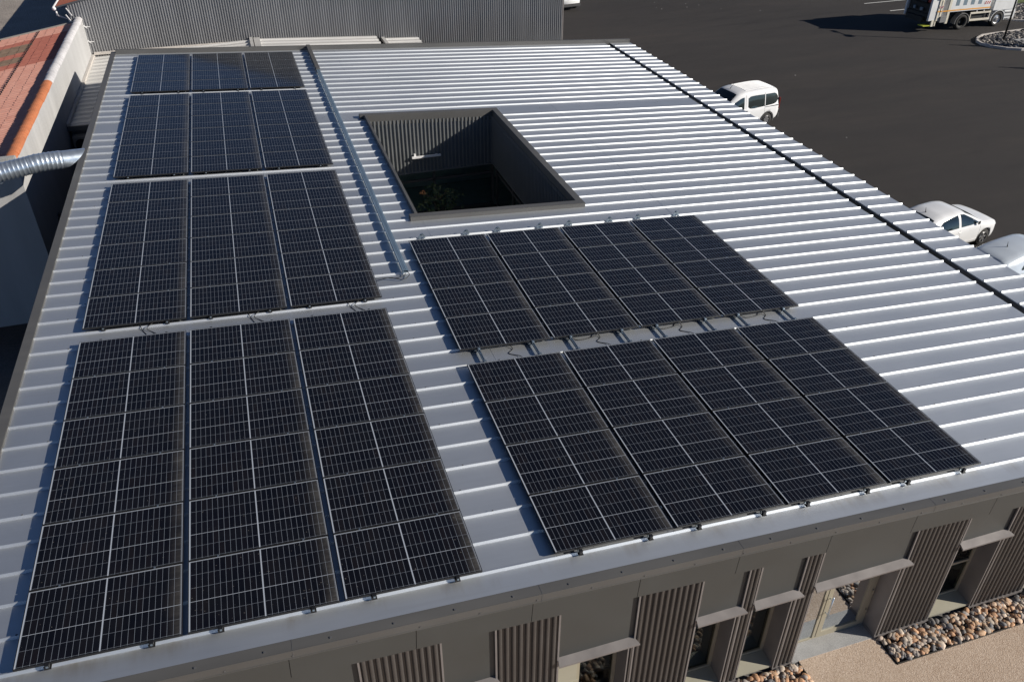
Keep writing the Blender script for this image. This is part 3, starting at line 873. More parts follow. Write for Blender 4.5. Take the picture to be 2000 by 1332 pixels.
def cable(pts, label, r=.007, grp='loose cables on the roof'):
    P = [Vector(p) for p in pts]; out = []
    for i in range(len(P)-1):
        p0, p1, p2, p3 = P[max(i-1,0)], P[i], P[i+1], P[min(i+2,len(P)-1)]
        for k in range(6):
            t = k/6
            out.append(.5*((2*p1)+(p2-p0)*t+(2*p0-5*p1+4*p2-p3)*t*t+(3*p1-p0-3*p2+p3)*t**3))
    out.append(P[-1])
    b = MB(); b.tube(out, r, 6); o = b.build('cable', M['cable'], None, smooth=True, roof=True)
    tag(o, label, 'cable', grp)
zr = PAN + .045
cable(((6.06,-17.7,-.03),(6.03,-17.9,-.06),(5.85,-18.02,zr+.02),(5.6,-17.93,zr),(5.35,-17.95,zr+.01),(5.1,-17.9,zr)), 'dark cable from the lower end of the tray to the left panels')
cable(((6.08,-17.7,-.03),(6.12,-17.92,-.05),(5.95,-18.07,zr),(5.7,-17.99,zr+.03),(5.4,-18.02,zr),(5.2,-17.98,zr)), 'second dark cable drooping from the tray end, nearer the eave')
for i, (x, d, lb) in enumerate(((.95,.12,'left column'), (2.85,.1,'middle column'), (4.72,.12,'right column'))):
    cable(((x,-18.74,-.05),(x+.03,-18.85,zr-.03),(x+d,-19.05,PAN+.008),(x+d+.05,-19.25,-.06)), f'thin dark cable crossing the wide roof gap below the {lb}')
    cable(((x+d+.1,-18.74,-.05),(x+d,-18.88,PAN+.04),(x+d+.12,-19.0,PAN+.01),(x+d+.3,-19.25,-.06)), f'looped dark cable in the wide roof gap below the {lb}, on its right')
for i, (x, lb) in enumerate(((7.35,'leftmost'), (9.1,'second'), (10.85,'third'), (12.75,'rightmost'))):
    cable(((x,-20.9,-.05),(x+.05,-21.0,PAN+.01),(x-.06,-21.12,PAN+.008),(x+.1,-21.25,PAN+.02),(x+.14,-21.42,-.05)), f'dark cable looping in the gap under the {lb} column of the right blocks')
    if i: cable(((x-.55,-20.93,-.04),(x-.4,-21.0,PAN+.012),(x-.1,-20.98,PAN+.03),(x+.05,-20.93,-.04)), f'sagging dark cable hanging under the front edge of the {lb} right column')

# ================================================================ REAR AND SIDE ANNEX
ann = empty('rear_annex', (4, 3, ZL)); tag(ann, 'lower annex with pale ribbed metal roofs between office and dark shed', 'building')
def slope_sheet(b, x0, z0, x1, z1, y0, y1, pitch=.5, m=0):
    pts = [(y0, 0)]; y = y0 + .12
    while y < y1 - .1:
        pts += [(y,0),(y+.022,.055),(y+.06,.055),(y+.082,0)]; y += pitch
    pts.append((y1, 0))
    base = len(b.v); n = len(pts)
    for (x, z) in ((x0, z0), (x1, z1)):
        for (yy, dz_) in pts: b.v.append((x, yy, z+dz_))
    for j in range(n-1): b.f.append((base+j, base+n+j, base+n+j+1, base+j+1)); b.m.append(m)
    for i in (0, 1):
        for j in range(n-1):
            p, q = b.v[base+i*n+j], b.v[base+i*n+j+1]; z = (z0, z1)[i] - .06
            b.face((p, q, (q[0], q[1], z), (p[0], p[1], z)), m)
AY0, AY1 = .82, 6.33
b = MB(); slope_sheet(b, -2.36, -1.49, -.97, -1.44, -2.62, AY0-.002, .5); b.build('side_roof', M['annex'], ann)
b = MB(); slope_sheet(b, -2.36, -1.49, 3.98, -1.27, AY0, AY1, .5); b.build('left_roof', M['annex'], ann)
b = MB(); slope_sheet(b, 4.42, -1.26, 9.55, -1.53, AY0, AY1, .5); b.build('middle_roof', M['annex'], ann)
b = MB(); slope_sheet(b, 9.95, -1.66, 11.5, -1.73, AY0, AY1, .5); b.build('right_roof', M['annex'], ann)
b = MB(); b.box((3.985, AY0, -1.55), (4.12, AY1, -1.17)); b.box((4.12, AY0, -1.55), (4.16, AY1, -1.21), 1); b.box((4.16, AY0, -1.5), (4.415, AY1, -1.20)); b.build('ridge_flashing', [M['annex'], M['dark']], ann)
b = MB(); b.box((9.56, AY0, -1.85), (9.80, AY1, -1.75)); b.build('valley_gutter', M['dark'], ann)
b = MB(); b.box((9.80, AY0, -1.85), (9.945, AY1, -1.60)); b.build('valley_flashing', M['annex'], ann)
b = MB(); b.box((-2.46, -2.64, -1.56), (-2.365, AY1, -1.38)); b.box((-2.365, AY1-.1, -1.40), (3.98, AY1+.01, -1.30)); b.build('wall_flashing', M['kerb'], ann)
b = MB(); b.box((-2.46, -2.72, -1.62), (-.96, -2.63, -1.47)); b.build('side_eave', M['gutter'], ann)
b = MB()
b.box((-2.3, .85, ZL), (3.9, 6.3, -1.58)); b.box((4.0, .85, ZL), (9.5, 6.3, -1.62)); b.box((9.6, .85, ZL), (11.4, 6.3, -1.87))
b.build('annex_wall', M['clad'], ann)
b = MB(); corr_wall(b, (-2.4,-2.6), (-.97,-2.6), -1.6, -1.6, -4.6, (0,-1), .15, .03); b.build('louvre_wall', M['gutter'], ann)
ac = empty('air_conditioner', (-2.12, -2.95, -2.3)); tag(ac, 'dark box unit on the shaded annex wall below the side roof', 'air conditioner')
b = MB(); b.box((-2.35,-3.0,-2.3),(-1.85,-2.66,-1.75)); b.build('casing', M['truck_grey'], ac, bevel=.02)
b = MB(); b.lathe(((.0,0),(.2,0),(.2,-.02),(0,-.02)), (-2.1,-3.0,-2.02), 'y', 20); b.build('fan_grille', M['dark'], ac)

# ================================================================ DARK SHED BEHIND
shed = empty('metal_shed', (8, 12, ZL)); tag(shed, 'tall grey shed clad in fine vertical corrugated metal', 'building')
SY, SX0, SX1 = 6.36, -2.92, 18.78
RG = 8.0
def shed_top(x): return .64 + .21*(min(x, RG)-SX0) - (.21*(x-RG) if x > RG else 0)
b = MB()
for (xa, xb) in ((SX0, RG), (RG, SX1-.06)):
    corr_wall(b, (xa, SY), (xb, SY), shed_top(xa)-.03, shed_top(xb)-.03, ZL, (0,-1), .1035, .06)
b.build('front_wall', M['farclad'], shed)
b = MB(); b.box((SX1-.06, SY-.05, ZL), (SX1, SY+.1, shed_top(SX1)-.04)); b.build('corner_trim', M['flash'], shed)
b = MB(); b.box((SX1-.08, SY+.1, ZL), (SX1-.01, 24, shed_top(SX1)-.05)); b.box((SX0, SY+.05, ZL), (SX0+.08, 24, shed_top(SX0)-.05)); b.box((SX0, 23.9, ZL), (SX1-.01, 24, .5)); b.build('side_wall', M['farclad'], shed)
b = MB()
for (xa, xb) in ((SX0-.4, RG), (SX1+.25, RG)):
    za = .64 - .21*.4 if xa < RG else shed_top(SX1)-.21*.25
    zb = shed_top(RG)
    b.hexa(((xa,SY-.12,za-.02),(xb,SY-.12,zb-.02),(xb,24.1,zb-.02),(xa,24.1,za-.02),(xa,SY-.12,za+.03),(xb,SY-.12,zb+.03),(xb,24.1,zb+.03),(xa,24.1,za+.03)), 1)
    b.face(((xa,SY-.10,za+.034),(xb,SY-.10,zb+.034),(xb,24.1,zb+.034),(xa,24.1,za+.034)), 0)
b.build('tiled_roof', [M['orange_metal'], M['gutter']], shed)
b = MB(); b.tube(((SX0-.46,SY-.15,.52),(SX0-.46,24,.52)), .075, 10)
b.tube(((SX0-.46,SY+.2,.45),(SX0-.46,SY+.2,.2),(SX0-.08,SY+.3,.0),(SX0-.08,SY+.3,-3)), .04, 8)
b.build('gutter', M['white_plastic'], shed, smooth=True)
b = MB()
for z in (-.25, -.85):
    b.bar((-2.5, SY-.05, z), (-2.25, SY-.10, z-.02), .03, .03); b.bar((-2.5, SY-.06, z+.06), (-2.36, SY-.08, z-.08), .03, .03)
for (x, z) in ((-3.02, .25), (-2.95, .5)): b.bar((x, SY-.06, z), (x+.16, SY-.1, z-.3), .03, .03)
b.build('wall_bracket', M['white_plastic'], shed)

# ================================================================ NEIGHBOUR WITH TILED ROOF
nb = empty('tiled_house', (-6, -2, -4.6)); tag(nb, 'white rendered neighbouring building with worn salmon and red barrel tile roof', 'building')
NX, NY0, NY1 = -2.47, -9.8, 6.33
b = MB()
b.box((NX-.28, NY0, -4.7), (NX, NY1, .02)); b.box((-14, NY0, -4.7), (NX-.281, NY0+.28, -.04)); b.box((-14, NY1-.2, -4.7), (NX-.281, NY1-.02, -.75))
b.build('rendered_wall', M['white_wall'], nb)
def coping(y0, y1, m, seed):
    b = MB(); y = y0; q = random.Random(seed)
    while y < y1 - .05:
        L = min(.5, y1-y); j = q.uniform(-.008, .008)
        rr = []
        for t, rad in ((0,.143),(1,.138)):
            ring_ = [(NX-.135 + (rad+.005)*math.cos(math.pi*k/10)*1.05 + j, y + t*(L+.02), .015 + rad*.9*math.sin(math.pi*k/10)) for k in range(11)]
            rr.append(ring_)
        b.rings(rr, 0, False); b.face(rr[0][::-1]); y += L
    return b.build('wall_coping', m, nb, smooth=False)
coping(NY0+.0, -2.78, M['coping_orange'], 1); coping(-2.78, NY1, M['coping_white'], 2)
b = MB(); b.box((-14, NY0-.06, -.04), (NX-.3, NY0+.34, .06)); b.box((NX-.36, NY0-.08, .0), (NX+.04, NY0+.12, .16)); b.build('front_coping', M['concrete'], nb, bevel=.02)
def tile_z(x): return -.085 + .168*(x+2.75)
b = MB()
NT = 74; TP = (NY1-.1-NY0-.3)/NT
ys = []
for i in range(NT):
    for t in (0,.17,.33,.5,.67,.83): ys.append((NY0+.3+(i+t)*TP, math.sin(math.pi*t)))
ys.append((NY1-.1, 0)); xs = []
x = NX-.26
while x > -12: xs += [(x, 0), (x-.36, .012)]; x -= .36
base = len(b.v); n = len(ys)
tj = random.Random(8); JX = [tj.uniform(-.012, .012) for _ in range(NT+1)]
for ri, (x, l) in enumerate(xs):
    tz = random.Random(ri//2 + 50); JZ = [tz.gauss(0, .003) for _ in range(NT+1)]
    for yi, (y, a) in enumerate(ys): b.v.append((x + JX[yi//6], y, tile_z(x) + l + .035*a + JZ[yi//6]*(1 if a > .3 else .3)))
for i in range(len(xs)-1):
    for j in range(n-1): b.f.append((base+i*n+j, base+i*n+j+1, base+(i+1)*n+j+1, base+(i+1)*n+j)); b.m.append(0)
b.build('tile_roof', M['tiles'], nb)
for xk in (-4.12, -5.62):
    b = MB(); y = NY0 + .5
    while y < NY1 - .3: b.box((xk-.02, y-.02, tile_z(xk)+.03), (xk+.015, y+.02, tile_z(xk)+.075)); y += TP
    b.build('snow_hook_row', M['dark'], nb)
b = MB(); b.box((-12, NY1-.1, -.9), (NX-.28, NY1+.0, tile_z(-12)-.0)); b.hexa(((-12,NY1-.09,tile_z(-12)-.1),(NX-.28,NY1-.09,tile_z(NX-.28)-.1),(NX-.28,NY1+.04,tile_z(NX-.28)-.1),(-12,NY1+.04,tile_z(-12)-.1),(-12,NY1-.09,tile_z(-12)+.06),(NX-.28,NY1-.09,tile_z(NX-.28)+.06),(NX-.28,NY1+.04,tile_z(NX-.28)+.06),(-12,NY1+.04,tile_z(-12)+.06)))
b.build('roof_edge', M['grey_wall'], nb)
b = MB(); b.box((NX-.002, -7.6, -3.0), (NX+.10, -7.25, -2.6)); b.box((NX, -7.5, -2.6), (NX+.05, -7.35, -2.5))
tag(b.build('wall_lamp', M['grey_plastic'], None, bevel=.01), 'small grey lamp on the shaded white wall beside the gap', 'lamp')
fl = empty('flat_roof_building', (-12, 20, ZL)); tag(fl, 'low building with a flat brownish gravel roof, half in the shed shadow', 'building')
b = MB(); b.box((-40, NY1+.05, -1.15), (SX0-.01, 60, -1.0)); b.build('gravel_roof', M['gravel_roof'], fl)
b = MB(); b.box((-40, NY1+.06, ZL), (SX0-.02, 60, -1.16)); b.build('wall', M['grey_wall'], fl)

# ================================================================ DUCT
dk = empty('ventilation_duct', (-2.5, -11, .2)); tag(dk, 'shiny spiral galvanised duct reaching over the roof verge from the left', 'duct')
def duct(path, r, name, m, ridge=True):
    P = [Vector(p) for p in path]; out = []; rad = []
    for i in range(len(P)-1):
        L = (P[i+1]-P[i]).length; n = max(2, int(L/.02))
        for k in range(n):
            out.append(P[i].lerp(P[i+1], k/n)); q = len(out) % 5
            rad.append(r + (.012 if (ridge and q == 0) else 0))
    out.append(P[-1]); rad.append(r)
    b = MB(); b.tube(out, rad, 28, caps=False)
    return b.build(name, m, dk, smooth=True)
DU = [(-9.5,-11.5,-.32), (-3.35,-11.15,.14), (-1.93,-10.83,.255)]
duct(DU, .222, 'spiral_duct', M['galv'])
duct([(-1.93,-10.83,.255), (-1.75,-10.78,.27), (-1.55,-10.72,.262), (-1.20,-10.62,.235)], .224, 'elbow', M['galv'])
b = MB(); rr = []
d = (Vector((-.85,-10.5,.20)) - Vector((-1.20,-10.62,.235))).normalized(); sd = d.cross(Vector((0,0,1))).normalized(); up = sd.cross(d)
for s_ in (0, 1):
    ring_ = []
    for k in range(28):
        a = 2*math.pi*k/28; off = sd*math.cos(a)*.215 + up*math.sin(a)*.215
        ln = .0 if s_ == 0 else .30 + .26*math.sin(a)
        ring_.append(Vector((-1.20,-10.62,.235)) + off + d*ln)
    rr.append(ring_)
b.rings(rr, 0, True, False); b.build('slanted_outlet', M['galv'], dk, smooth=True)
b = MB(); b.bar((-2.62,-10.98,.0),(-2.62,-9.9,.0),.04,.04); b.tube(((-2.62,-10.98,-.06),(-2.62,-10.98,.02)), .05, 10); b.build('support_bracket', M['galv'], dk)

# ================================================================ VEHICLES
def interp(P, x):
    if x <= P[0][0]: return P[0][1]
    for (a, p), (c, q) in zip(P[:-1], P[1:]):
        if x <= c:
            t = (x-a)/(c-a); return p + (q-p)*t
    return P[-1][1]
def smoothp(P, n=60):
    xs = [P[0][0] + (P[-1][0]-P[0][0])*i/n for i in range(n+1)]; ys = [interp(P, x) for x in xs]
    for _ in range(2): ys = [ys[0]] + [(ys[i-1]+2*ys[i]+ys[i+1])/4 for i in range(1, n)] + [ys[-1]]
    return list(zip(xs, ys))
class Car:
    """body lofted along x (nose at +x); origin on the ground amidships"""
    def __init__(s, name, label, loc, rz, top, belt, hw, zb, tumble, wheels, wr, group='cars parked beside the office', cat='car'):
        s.root = empty(name, loc, (0, 0, rz)); tag(s.root, label, cat, group)
        s.top, s.belt, s.hw, s.zb, s.tu = smoothp(top), belt, smoothp(hw), zb, tumble
        s.x0, s.x1 = top[0][0], top[-1][0]; s.wheels, s.wr = wheels, wr
    def section(s, x):
        zt = interp(s.top, x); w = interp(s.hw, x); zb = interp(s.zb, x); bl = min(interp(s.belt, x), zt-.05); h = zt-bl
        t = s.tu*min(1, h/.5); k = min(.12, h*.35+.02)
        return [(0,zb),(w*.88,zb),(w*.965,zb+.07),(w*.99,zb+.2),(w,zb+(bl-zb)*.55),(w*.995,zb+(bl-zb)*.8),(w*.975,bl-.015),(w*.965-.01,bl+.01),
                (w*.965-t*.33,bl+h*.34),(w*.965-t*.62,bl+h*.62),(w*.965-t*.9,bl+h-k*.9),(w*.965-t-k*.25,bl+h-k*.38),(w*.965-t-k*.9,bl+h-.012),(w*.45,zt+.012),(0,zt+.018)]
    def side(s, x, z):
        S = s.section(x)[4:12]
        for (y0, z0), (y1, z1) in zip(S[:-1], S[1:]):
            if z0 <= z <= z1: return y0 + (y1-y0)*(z-z0)/max(1e-6, z1-z0)
        return S[-1][0] if z > S[-1][1] else S[0][0]
    def topz(s, x, y):
        S = s.section(x)[10:]
        for (y0, z0), (y1, z1) in zip(S[:-1], S[1:]):
            if y1 <= abs(y) <= y0: return z0 + (z1-z0)*(abs(y)-y0)/min(-1e-6, y1-y0)
        return S[0][1]
    def body(s, m, n=70):
        b = MB(); rr = []
        xs = [s.x0 + (s.x1-s.x0)*(.5-.5*math.cos(math.pi*i/n))*.35 + (s.x1-s.x0)*(i/n)*.65 for i in range(n+1)]
        for x in xs:
            S = s.section(x)
            rr.append([(x, -y, z) for (y, z) in S] + [(x, y, z) for (y, z) in S[-2:0:-1]])
        b.rings(rr)
        o = b.build('body', m, s.root, smooth=True, local=True)
        # wheel arches cut out of the body
        cut = MB()
        for wx in s.wheels:
            for sy in (-1, 1):
                yo = interp(s.hw, wx)
                cut.lathe(((0,0),(s.wr+.055,0),(s.wr+.055,.4),(0,.4)), (wx, sy*(yo+.06) if sy < 0 else yo+.06-.4, s.wr), 'y', 32)
        me = cut.mesh('arch_cutter', m); tmp = bpy.data.objects.new('arch_cutter', me); COL.objects.link(tmp); tmp.matrix_world = wmat(s.root)
        tmp.parent = s.root; tmp.matrix_basis = Matrix.Identity(4)
        md = o.modifiers.new('arches', 'BOOLEAN'); md.operation = 'DIFFERENCE'; md.object = tmp; md.solver = 'EXACT'
        dg = bpy.context.evaluated_depsgraph_get()
        nm = bpy.data.meshes.new_from_object(o.evaluated_get(dg)); o.modifiers.clear(); old = o.data; o.data = nm
        bpy.data.objects.remove(tmp); nm.name = 'body'
        s.b = o; return o
    def sidewin(s, name, lo, hi, m, nx=14, nz=6, off=.007, par=None):
        """lo / hi: bottom and top outlines ((x,z),...)"""
        for sy in (-1, 1):
            b = MB(); xs = [lo[0][0] + (lo[-1][0]-lo[0][0])*i/nx for i in range(nx+1)]
            def fn(x, t):
                z = interp(lo, x)*(1-t) + interp(hi, x)*t
                return (x, sy*(s.side(x, z)+off), z)
            b.grid(fn, xs, [j/nz for j in range(nz+1)])
            b.build(name, m, s.root, smooth=True, local=True)
    def topwin(s, name, xa, xb, ya, yb, m, nx=8, ny=10, off=.008):
        b = MB()
        def fn(x, t):
            w_ = (ya + (yb-ya)*(x-xa)/(xb-xa)); y = -w_ + 2*w_*t
            e = .01; sl = (s.topz(x+e, y)-s.topz(x-e, y))/(2*e); nn = Vector((-sl, 0, 1)).normalized()
            return Vector((x, y, s.topz(x, y))) + nn*off
        b.grid(fn, [xa+(xb-xa)*i/nx for i in range(nx+1)], [j/ny for j in range(ny+1)])
        return b.build(name, m, s.root, smooth=True, local=True)
    def add_wheels(s, spokes=5, wid=.2):
        for wx in s.wheels:
            for sy in (-1, 1):
                y = sy*(interp(s.hw, wx)-.02)
                b = MB(); r = s.wr
                prof = [(r*.62,0),(r*.66,.012),(r*.95,.0),(r,.03),(r,wid-.03),(r*.95,wid),(r*.6,wid)]
                b.lathe([(a, -sy*h) for a, h in prof], (wx, y, r), 'y', 28, 0, False)
                w_ = b.build('wheel', M['tyre'], s.root, smooth=True, local=True)
                b = MB()
                b.lathe([(r*.58, sy*.03), (r*.60, sy*-.004), (r*.66, -sy*.002), (r*.66, -sy*.05), (r*.6, -sy*.05)], (wx, y, r), 'y', 28, 0, False)
                for k in range(spokes):
                    a = 2*math.pi*k/spokes + .3; ca, sa = math.cos(a), math.sin(a)
                    for da in (-.16, .16):
                        b.bar((wx+r*.1*ca, y+sy*.0, r+r*.1*sa), (wx+r*.63*math.cos(a+da), y-sy*.004, r+r*.63*math.sin(a+da)), .045, .02, up=(0,1,0))
                b.lathe([(0, -sy*.005), (r*.16, -sy*.01), (r*.16, -sy*.04)], (wx, y, r), 'y', 16)
                b.lathe([(0, -sy*.075), (r*.6, -sy*.075)], (wx, y, r), 'y', 20, 1)
                b.build('rim', [M['alloy'], M['black_plastic']], w_, local=True)
    def arch_trim(s, m, r2=.05):
        for wx in s.wheels:
            for sy in (-1, 1):
                b = MB(); rr = []
                for k in range(17):
                    a = math.pi*(k/16*1.16 - .08); ring_ = []
                    for (rad, dy) in ((s.wr+.045,.0),(s.wr+.05,.018),(s.wr+.05+r2,.018),(s.wr+.055+r2,.0)):
                        x = wx+rad*math.cos(a); z = s.wr+rad*math.sin(a)
                        ring_.append((x, sy*(s.side(x, max(z,.4))+dy), z))
                    rr.append(ring_)
                b.rings(rr); b.build('arch_trim', m, s.root, smooth=False, local=True)
    def bits(s, name, boxes, m, bev=.01):
        b = MB()
        for lo, hi in boxes: b.box(lo, hi)
        return b.build(name, m, s.root, local=True, bevel=bev)

# --- tall white family van, nose towards the building
def family_van(loc, rz, label, detail=True, group='cars parked beside the office'):
    L = 2.19
    c = Car('family_van', label, loc, rz,
            top=[(-L,.95),(-L+.03,1.38),(-L+.10,1.62),(-L+.28,1.76),(-1.5,1.82),(-1.0,1.835),(.1,1.82),(.45,1.76),(.75,1.58),(1.2,1.22),(1.32,1.12),(1.75,1.03),(2.02,.90),(2.14,.70),(L,.5)],
            belt=[(-L,1.0),(1.25,1.02),(L,.8)], hw=[(-L,.72),(-L+.08,.81),(-L+.2,.865),(-1.2,.905),(1.2,.905),(1.7,.86),(2.05,.72),(L,.55)],
            zb=[(-L,.42),(-L+.2,.30),(-1.8,.22),(1.6,.2),(L,.25)], tumble=.16, wheels=(-1.37, 1.36), wr=.315, group=group, cat='van')
    c.body(M['white_paint'])
    c.sidewin('window', ((-2.0,1.20),(-1.88,1.09),(-1.7,1.04),(-.45,1.0),(-.2,1.02),(-.12,1.1)), ((-2.0,1.36),(-1.92,1.49),(-1.75,1.56),(-.5,1.59),(-.2,1.575),(-.12,1.5)), M['carglass'])
    c.sidewin('window', ((.12,1.02),(.75,1.04),(1.13,1.10)), ((.12,1.58),(.30,1.56),(.75,1.36),(1.13,1.12)), M['carglass'])
    c.sidewin('window_pillar', ((-1.17,1.05),(-1.13,1.05)), ((-1.17,1.58),(-1.13,1.58)), M['white_paint'], 1, 6, .012)
    c.topwin('windscreen', .50, 1.24, .60, .74, M['carglass'])
    b = MB()
    for k in range(9):                                       # pressed roof ribs
        y = -.52 + k*.13
        b.grid(lambda x, t, y=y: (x, y-.025+.05*t, c.topz(x, y)+.004+.028*math.sin(math.pi*t)), [-1.75+1.7*i/10 for i in range(11)], [j/4 for j in range(5)])
    b.build('roof_rib', M['white_paint'], c.root, smooth=True, local=True)
    c.add_wheels(7); c.arch_trim(M['grey_plastic'], .06)
    for sy in (-1, 1):
        yy = lambda x, z: sy*c.side(x, z)
        c.bits('door_handle', [((.0-.11, yy(-.1,.92)-.02, .90), (.10, yy(-.1,.92)+.02, .935))], M['black_plastic'])
        c.bits('door_handle', [((.17, yy(.2,.92)-.02, .90), (.37, yy(.2,.92)+.02, .935))], M['black_plastic'])
        c.bits('door_rail', [((-2.05, min(yy(-1.9,.97), yy(-1.2,.97))-(.012 if sy<0 else -.0), .965), (-1.15, max(yy(-1.9,.97), yy(-1.2,.97))+(.012 if sy>0 else 0), .985))], M['black_plastic'], 0)
        c.bits('tail_lamp', [((-2.175, sy*.75-.05, .75), (-2.06, sy*.775+.035, 1.30))], M['red_lamp'], .015)
        c.bits('side_mirror', [((.95, sy*1.0-.1, 1.02), (1.08, sy*1.0+.1, 1.22))], M['black_plastic'], .03)
    for x in (.02, -1.14):                                   # door shut lines
        c.sidewin('door_gap', ((x-.006,.3),(x+.006,.3)), ((x-.006,1.66),(x+.006,1.66)), M['grey_plastic'], 1, 14, .002)
    c.bits('rear_bumper', [((-2.24,-.8,.3),(-2.1,.8,.52))], M['grey_plastic'], .03)
    c.bits('number_plate', [((-2.212,-.27,.80),(-2.19,.27,.91))], M['white_plastic'], 0)
    c.topwin('rear_window', -2.165, -2.085, .62, .58, M['carglass'], 3, 6, .012)
    c.bits('licence_lamp', [((-2.215,-.3,.95),(-2.17,.3,1.0))], M['black_plastic'], .01)
    b = MB(); b.tube(((.32,-.12,c.topz(.3,-.1)),(.30,-.12,c.topz(.3,-.1)+.05),(.08,-.12,c.topz(.3,-.1)+.27)), (.02,.012,.006), 6); b.build('antenna', M['black_plastic'], c.root, local=True)
    return c
va = R(8.2)
ctr = lambda rx, ry, ang, back, half: (rx + math.cos(ang)*back - math.sin(ang)*half, ry + math.sin(ang)*back + math.cos(ang)*half)
# van: rear wheel near side hub at (27.68,1.09); nose points to -x, so its near (-y) flank is its left
x_, y_ = ctr(27.70, 1.13, va, -1.37, .90)
family_van((x_, y_, ZL), va + math.pi, 'tall white family van with ribbed roof parked nose in beside the office')
# --- white saloon-like hatch, nose away from the building
def hatch(loc, rz, label, colour, rearwin):
    L = 2.12
    c = Car('parked_car', label, loc, rz,
            top=[(-L,.80),(-L+.04,.98),(-L+.12,1.06),(-1.75,1.19),(-1.3,1.40),(-.9,1.475),(-.2,1.485),(.2,1.43),(.65,1.24),(1.05,1.00),(1.2,.965),(1.7,.90),(1.95,.82),(2.06,.72),(2.10,.62),(L,.55)] if rearwin is not None else
                [(-L,.9),(-L+.04,1.15),(-L+.12,1.30),(-1.75,1.375),(-1.2,1.445),(-.7,1.475),(-.1,1.475),(.25,1.42),(.65,1.24),(1.05,1.00),(1.2,.965),(1.7,.90),(1.95,.82),(2.06,.72),(2.10,.62),(L,.55)],
            belt=[(-L,.93),(-1.2,.95),(.9,.92),(L,.7)], hw=[(-L,.66),(-L+.15,.80),(-1.5,.865),(-.5,.875),(1.2,.87),(1.7,.845),(1.92,.79),(2.04,.70),(L,.56)],
            zb=[(-L,.38),(-L+.2,.28),(-1.8,.2),(1.7,.17),(L,.2)], tumble=.22, wheels=(-1.28, 1.30), wr=.315)
    c.body(colour)
    c.sidewin('window', ((-1.25,1.02),(-.9,.985),(-.18,.98)), ((-1.25,1.06),(-.95,1.30),(-.5,1.385),(-.18,1.40)), M['carglass'])
    c.sidewin('window', ((-.05,.98),(.5,.97),(.86,.985)), ((-.05,1.40),(.15,1.37),(.5,1.20),(.86,1.0)), M['carglass'])
    c.topwin('windscreen', .24, 1.0, .56, .72, M['carglass'])
    if rearwin is not None: c.topwin('rear_window', -1.72, -1.28, .60, .56, rearwin, 5, 8)
    else: c.bits('brake_light', [((-2.02,-.16,1.285),(-1.93,.16,1.345))], M['clear_lamp'], .02)
    c.add_wheels(5)
    for sy in (-1, 1):
        yy = sy*c.side(.9, 1.0)
        c.bits('side_mirror', [((.70, yy+sy*.02-.06, .96), (.82, yy+sy*.14+.04, 1.09))], M['black_plastic'], .03)
        c.bits('door_handle', [((-.20, sy*c.side(-.1,.82)-.02, .80), (-.02, sy*c.side(-.1,.82)+.02, .83))], colour, .01)
        c.bits('headlight', [((1.78, sy*.60-.13, .60), (2.03, sy*.60+.10, .72))], M['clear_lamp'], .03)
        c.bits('tail_light', [((-2.10, sy*.66-.13, .82), (-1.98, sy*.66+.10, .98))], M['red_lamp'], .03)
    for x in (-.12, .95):
        c.sidewin('door_gap', ((x-.004,.3),(x+.004,.3)), ((x-.004,.93),(x+.004,.93)), M['grey_plastic'], 1, 10, .002)
    c.sidewin('sill_moulding', ((-.9,.36),(.9,.36)), ((-.9,.40),(.9,.40)), M['white_plastic'], 8, 2, .012)
    z = c.topz(-1.05, 0)
    b = MB(); b.tube(((-1.10,0,z-.01),(-1.12,0,z+.03),(-1.16,0,z+.19)), (.024,.014,.004), 8); b.build('antenna', M['black_plastic'], c.root, local=True)
    b = MB(); b.grid(lambda y, t: (1.02+.05*t-.12*abs(y)**2, y, c.topz(1.02+.05*t-.12*abs(y)**2, y)+.004), [-.66+1.32*i/12 for i in range(13)], [0, .5, 1])
    b.build('scuttle', M['black_plastic'], c.root, local=True)
    c.bits('front_bumper_grille', [((2.06,-.4,.3),(2.13,.4,.42))], M['black_plastic'], .02)
    c.bits('rear_plate', [((-2.14,-.26,.62),(-2.10,.26,.72))], M['white_plastic'], 0)
    return c
ca_ = R(8.5)
x_, y_ = ctr(28.27, -12.37, ca_, -1.30, .86)
hatch((x_, y_, ZL), ca_, 'white hatchback nose out beside the canopy, the farther of two hatchbacks', M['white_paint'], M['carglass'])
M['silver_paint'] = simple('pale_silver_paint', (.62, .68, .74), .2, .15, .03, 2.)
hatch((27.55, -14.72, ZL), ca_, 'pale silver hatchback at the right picture edge with upright roof antenna', M['silver_paint'], None)
family_van((27.15, 29.35, ZL), R(98), 'white van seen from behind, half hidden by the corner of the dark shed', group='cars behind the shed')

# --- refuse truck
tk = empty('refuse_truck', (51.6, 15.0, ZL)); tag(tk, 'white refuse truck with grey blue slanted stripes and dark rear hopper', 'truck')
def tb(name, boxes, m, bev=.02, smooth=False):
    b = MB()
    for q in boxes:
        if len(q) == 2: b.box(*q)
        else: b.hexa(q)
    return b.build(name, m, tk, bevel=bev)
TY0, TY1 = 13.75, 16.22; z = ZL
tb('chassis', [((47.9,14.2,z+.6),(55.0,15.8,z+.95))], M['truck_dark'])
body = tb('body', [((49.65,TY0,z+1.22),(53.05,TY1,z+3.35))], M['truck_white'], .03)
tail = tb('hopper', [((48.05,TY0+.02,z+.75),(49.62,TY0+.18,z+3.2)), ((48.05,TY1-.18,z+.75),(49.62,TY1-.02,z+3.2)), ((48.3,TY0+.18,z+2.95),(49.62,TY1-.18,z+3.2)), ((49.0,TY0+.18,z+.75),(49.62,TY1-.18,z+2.9))], M['truck_white'], .02)
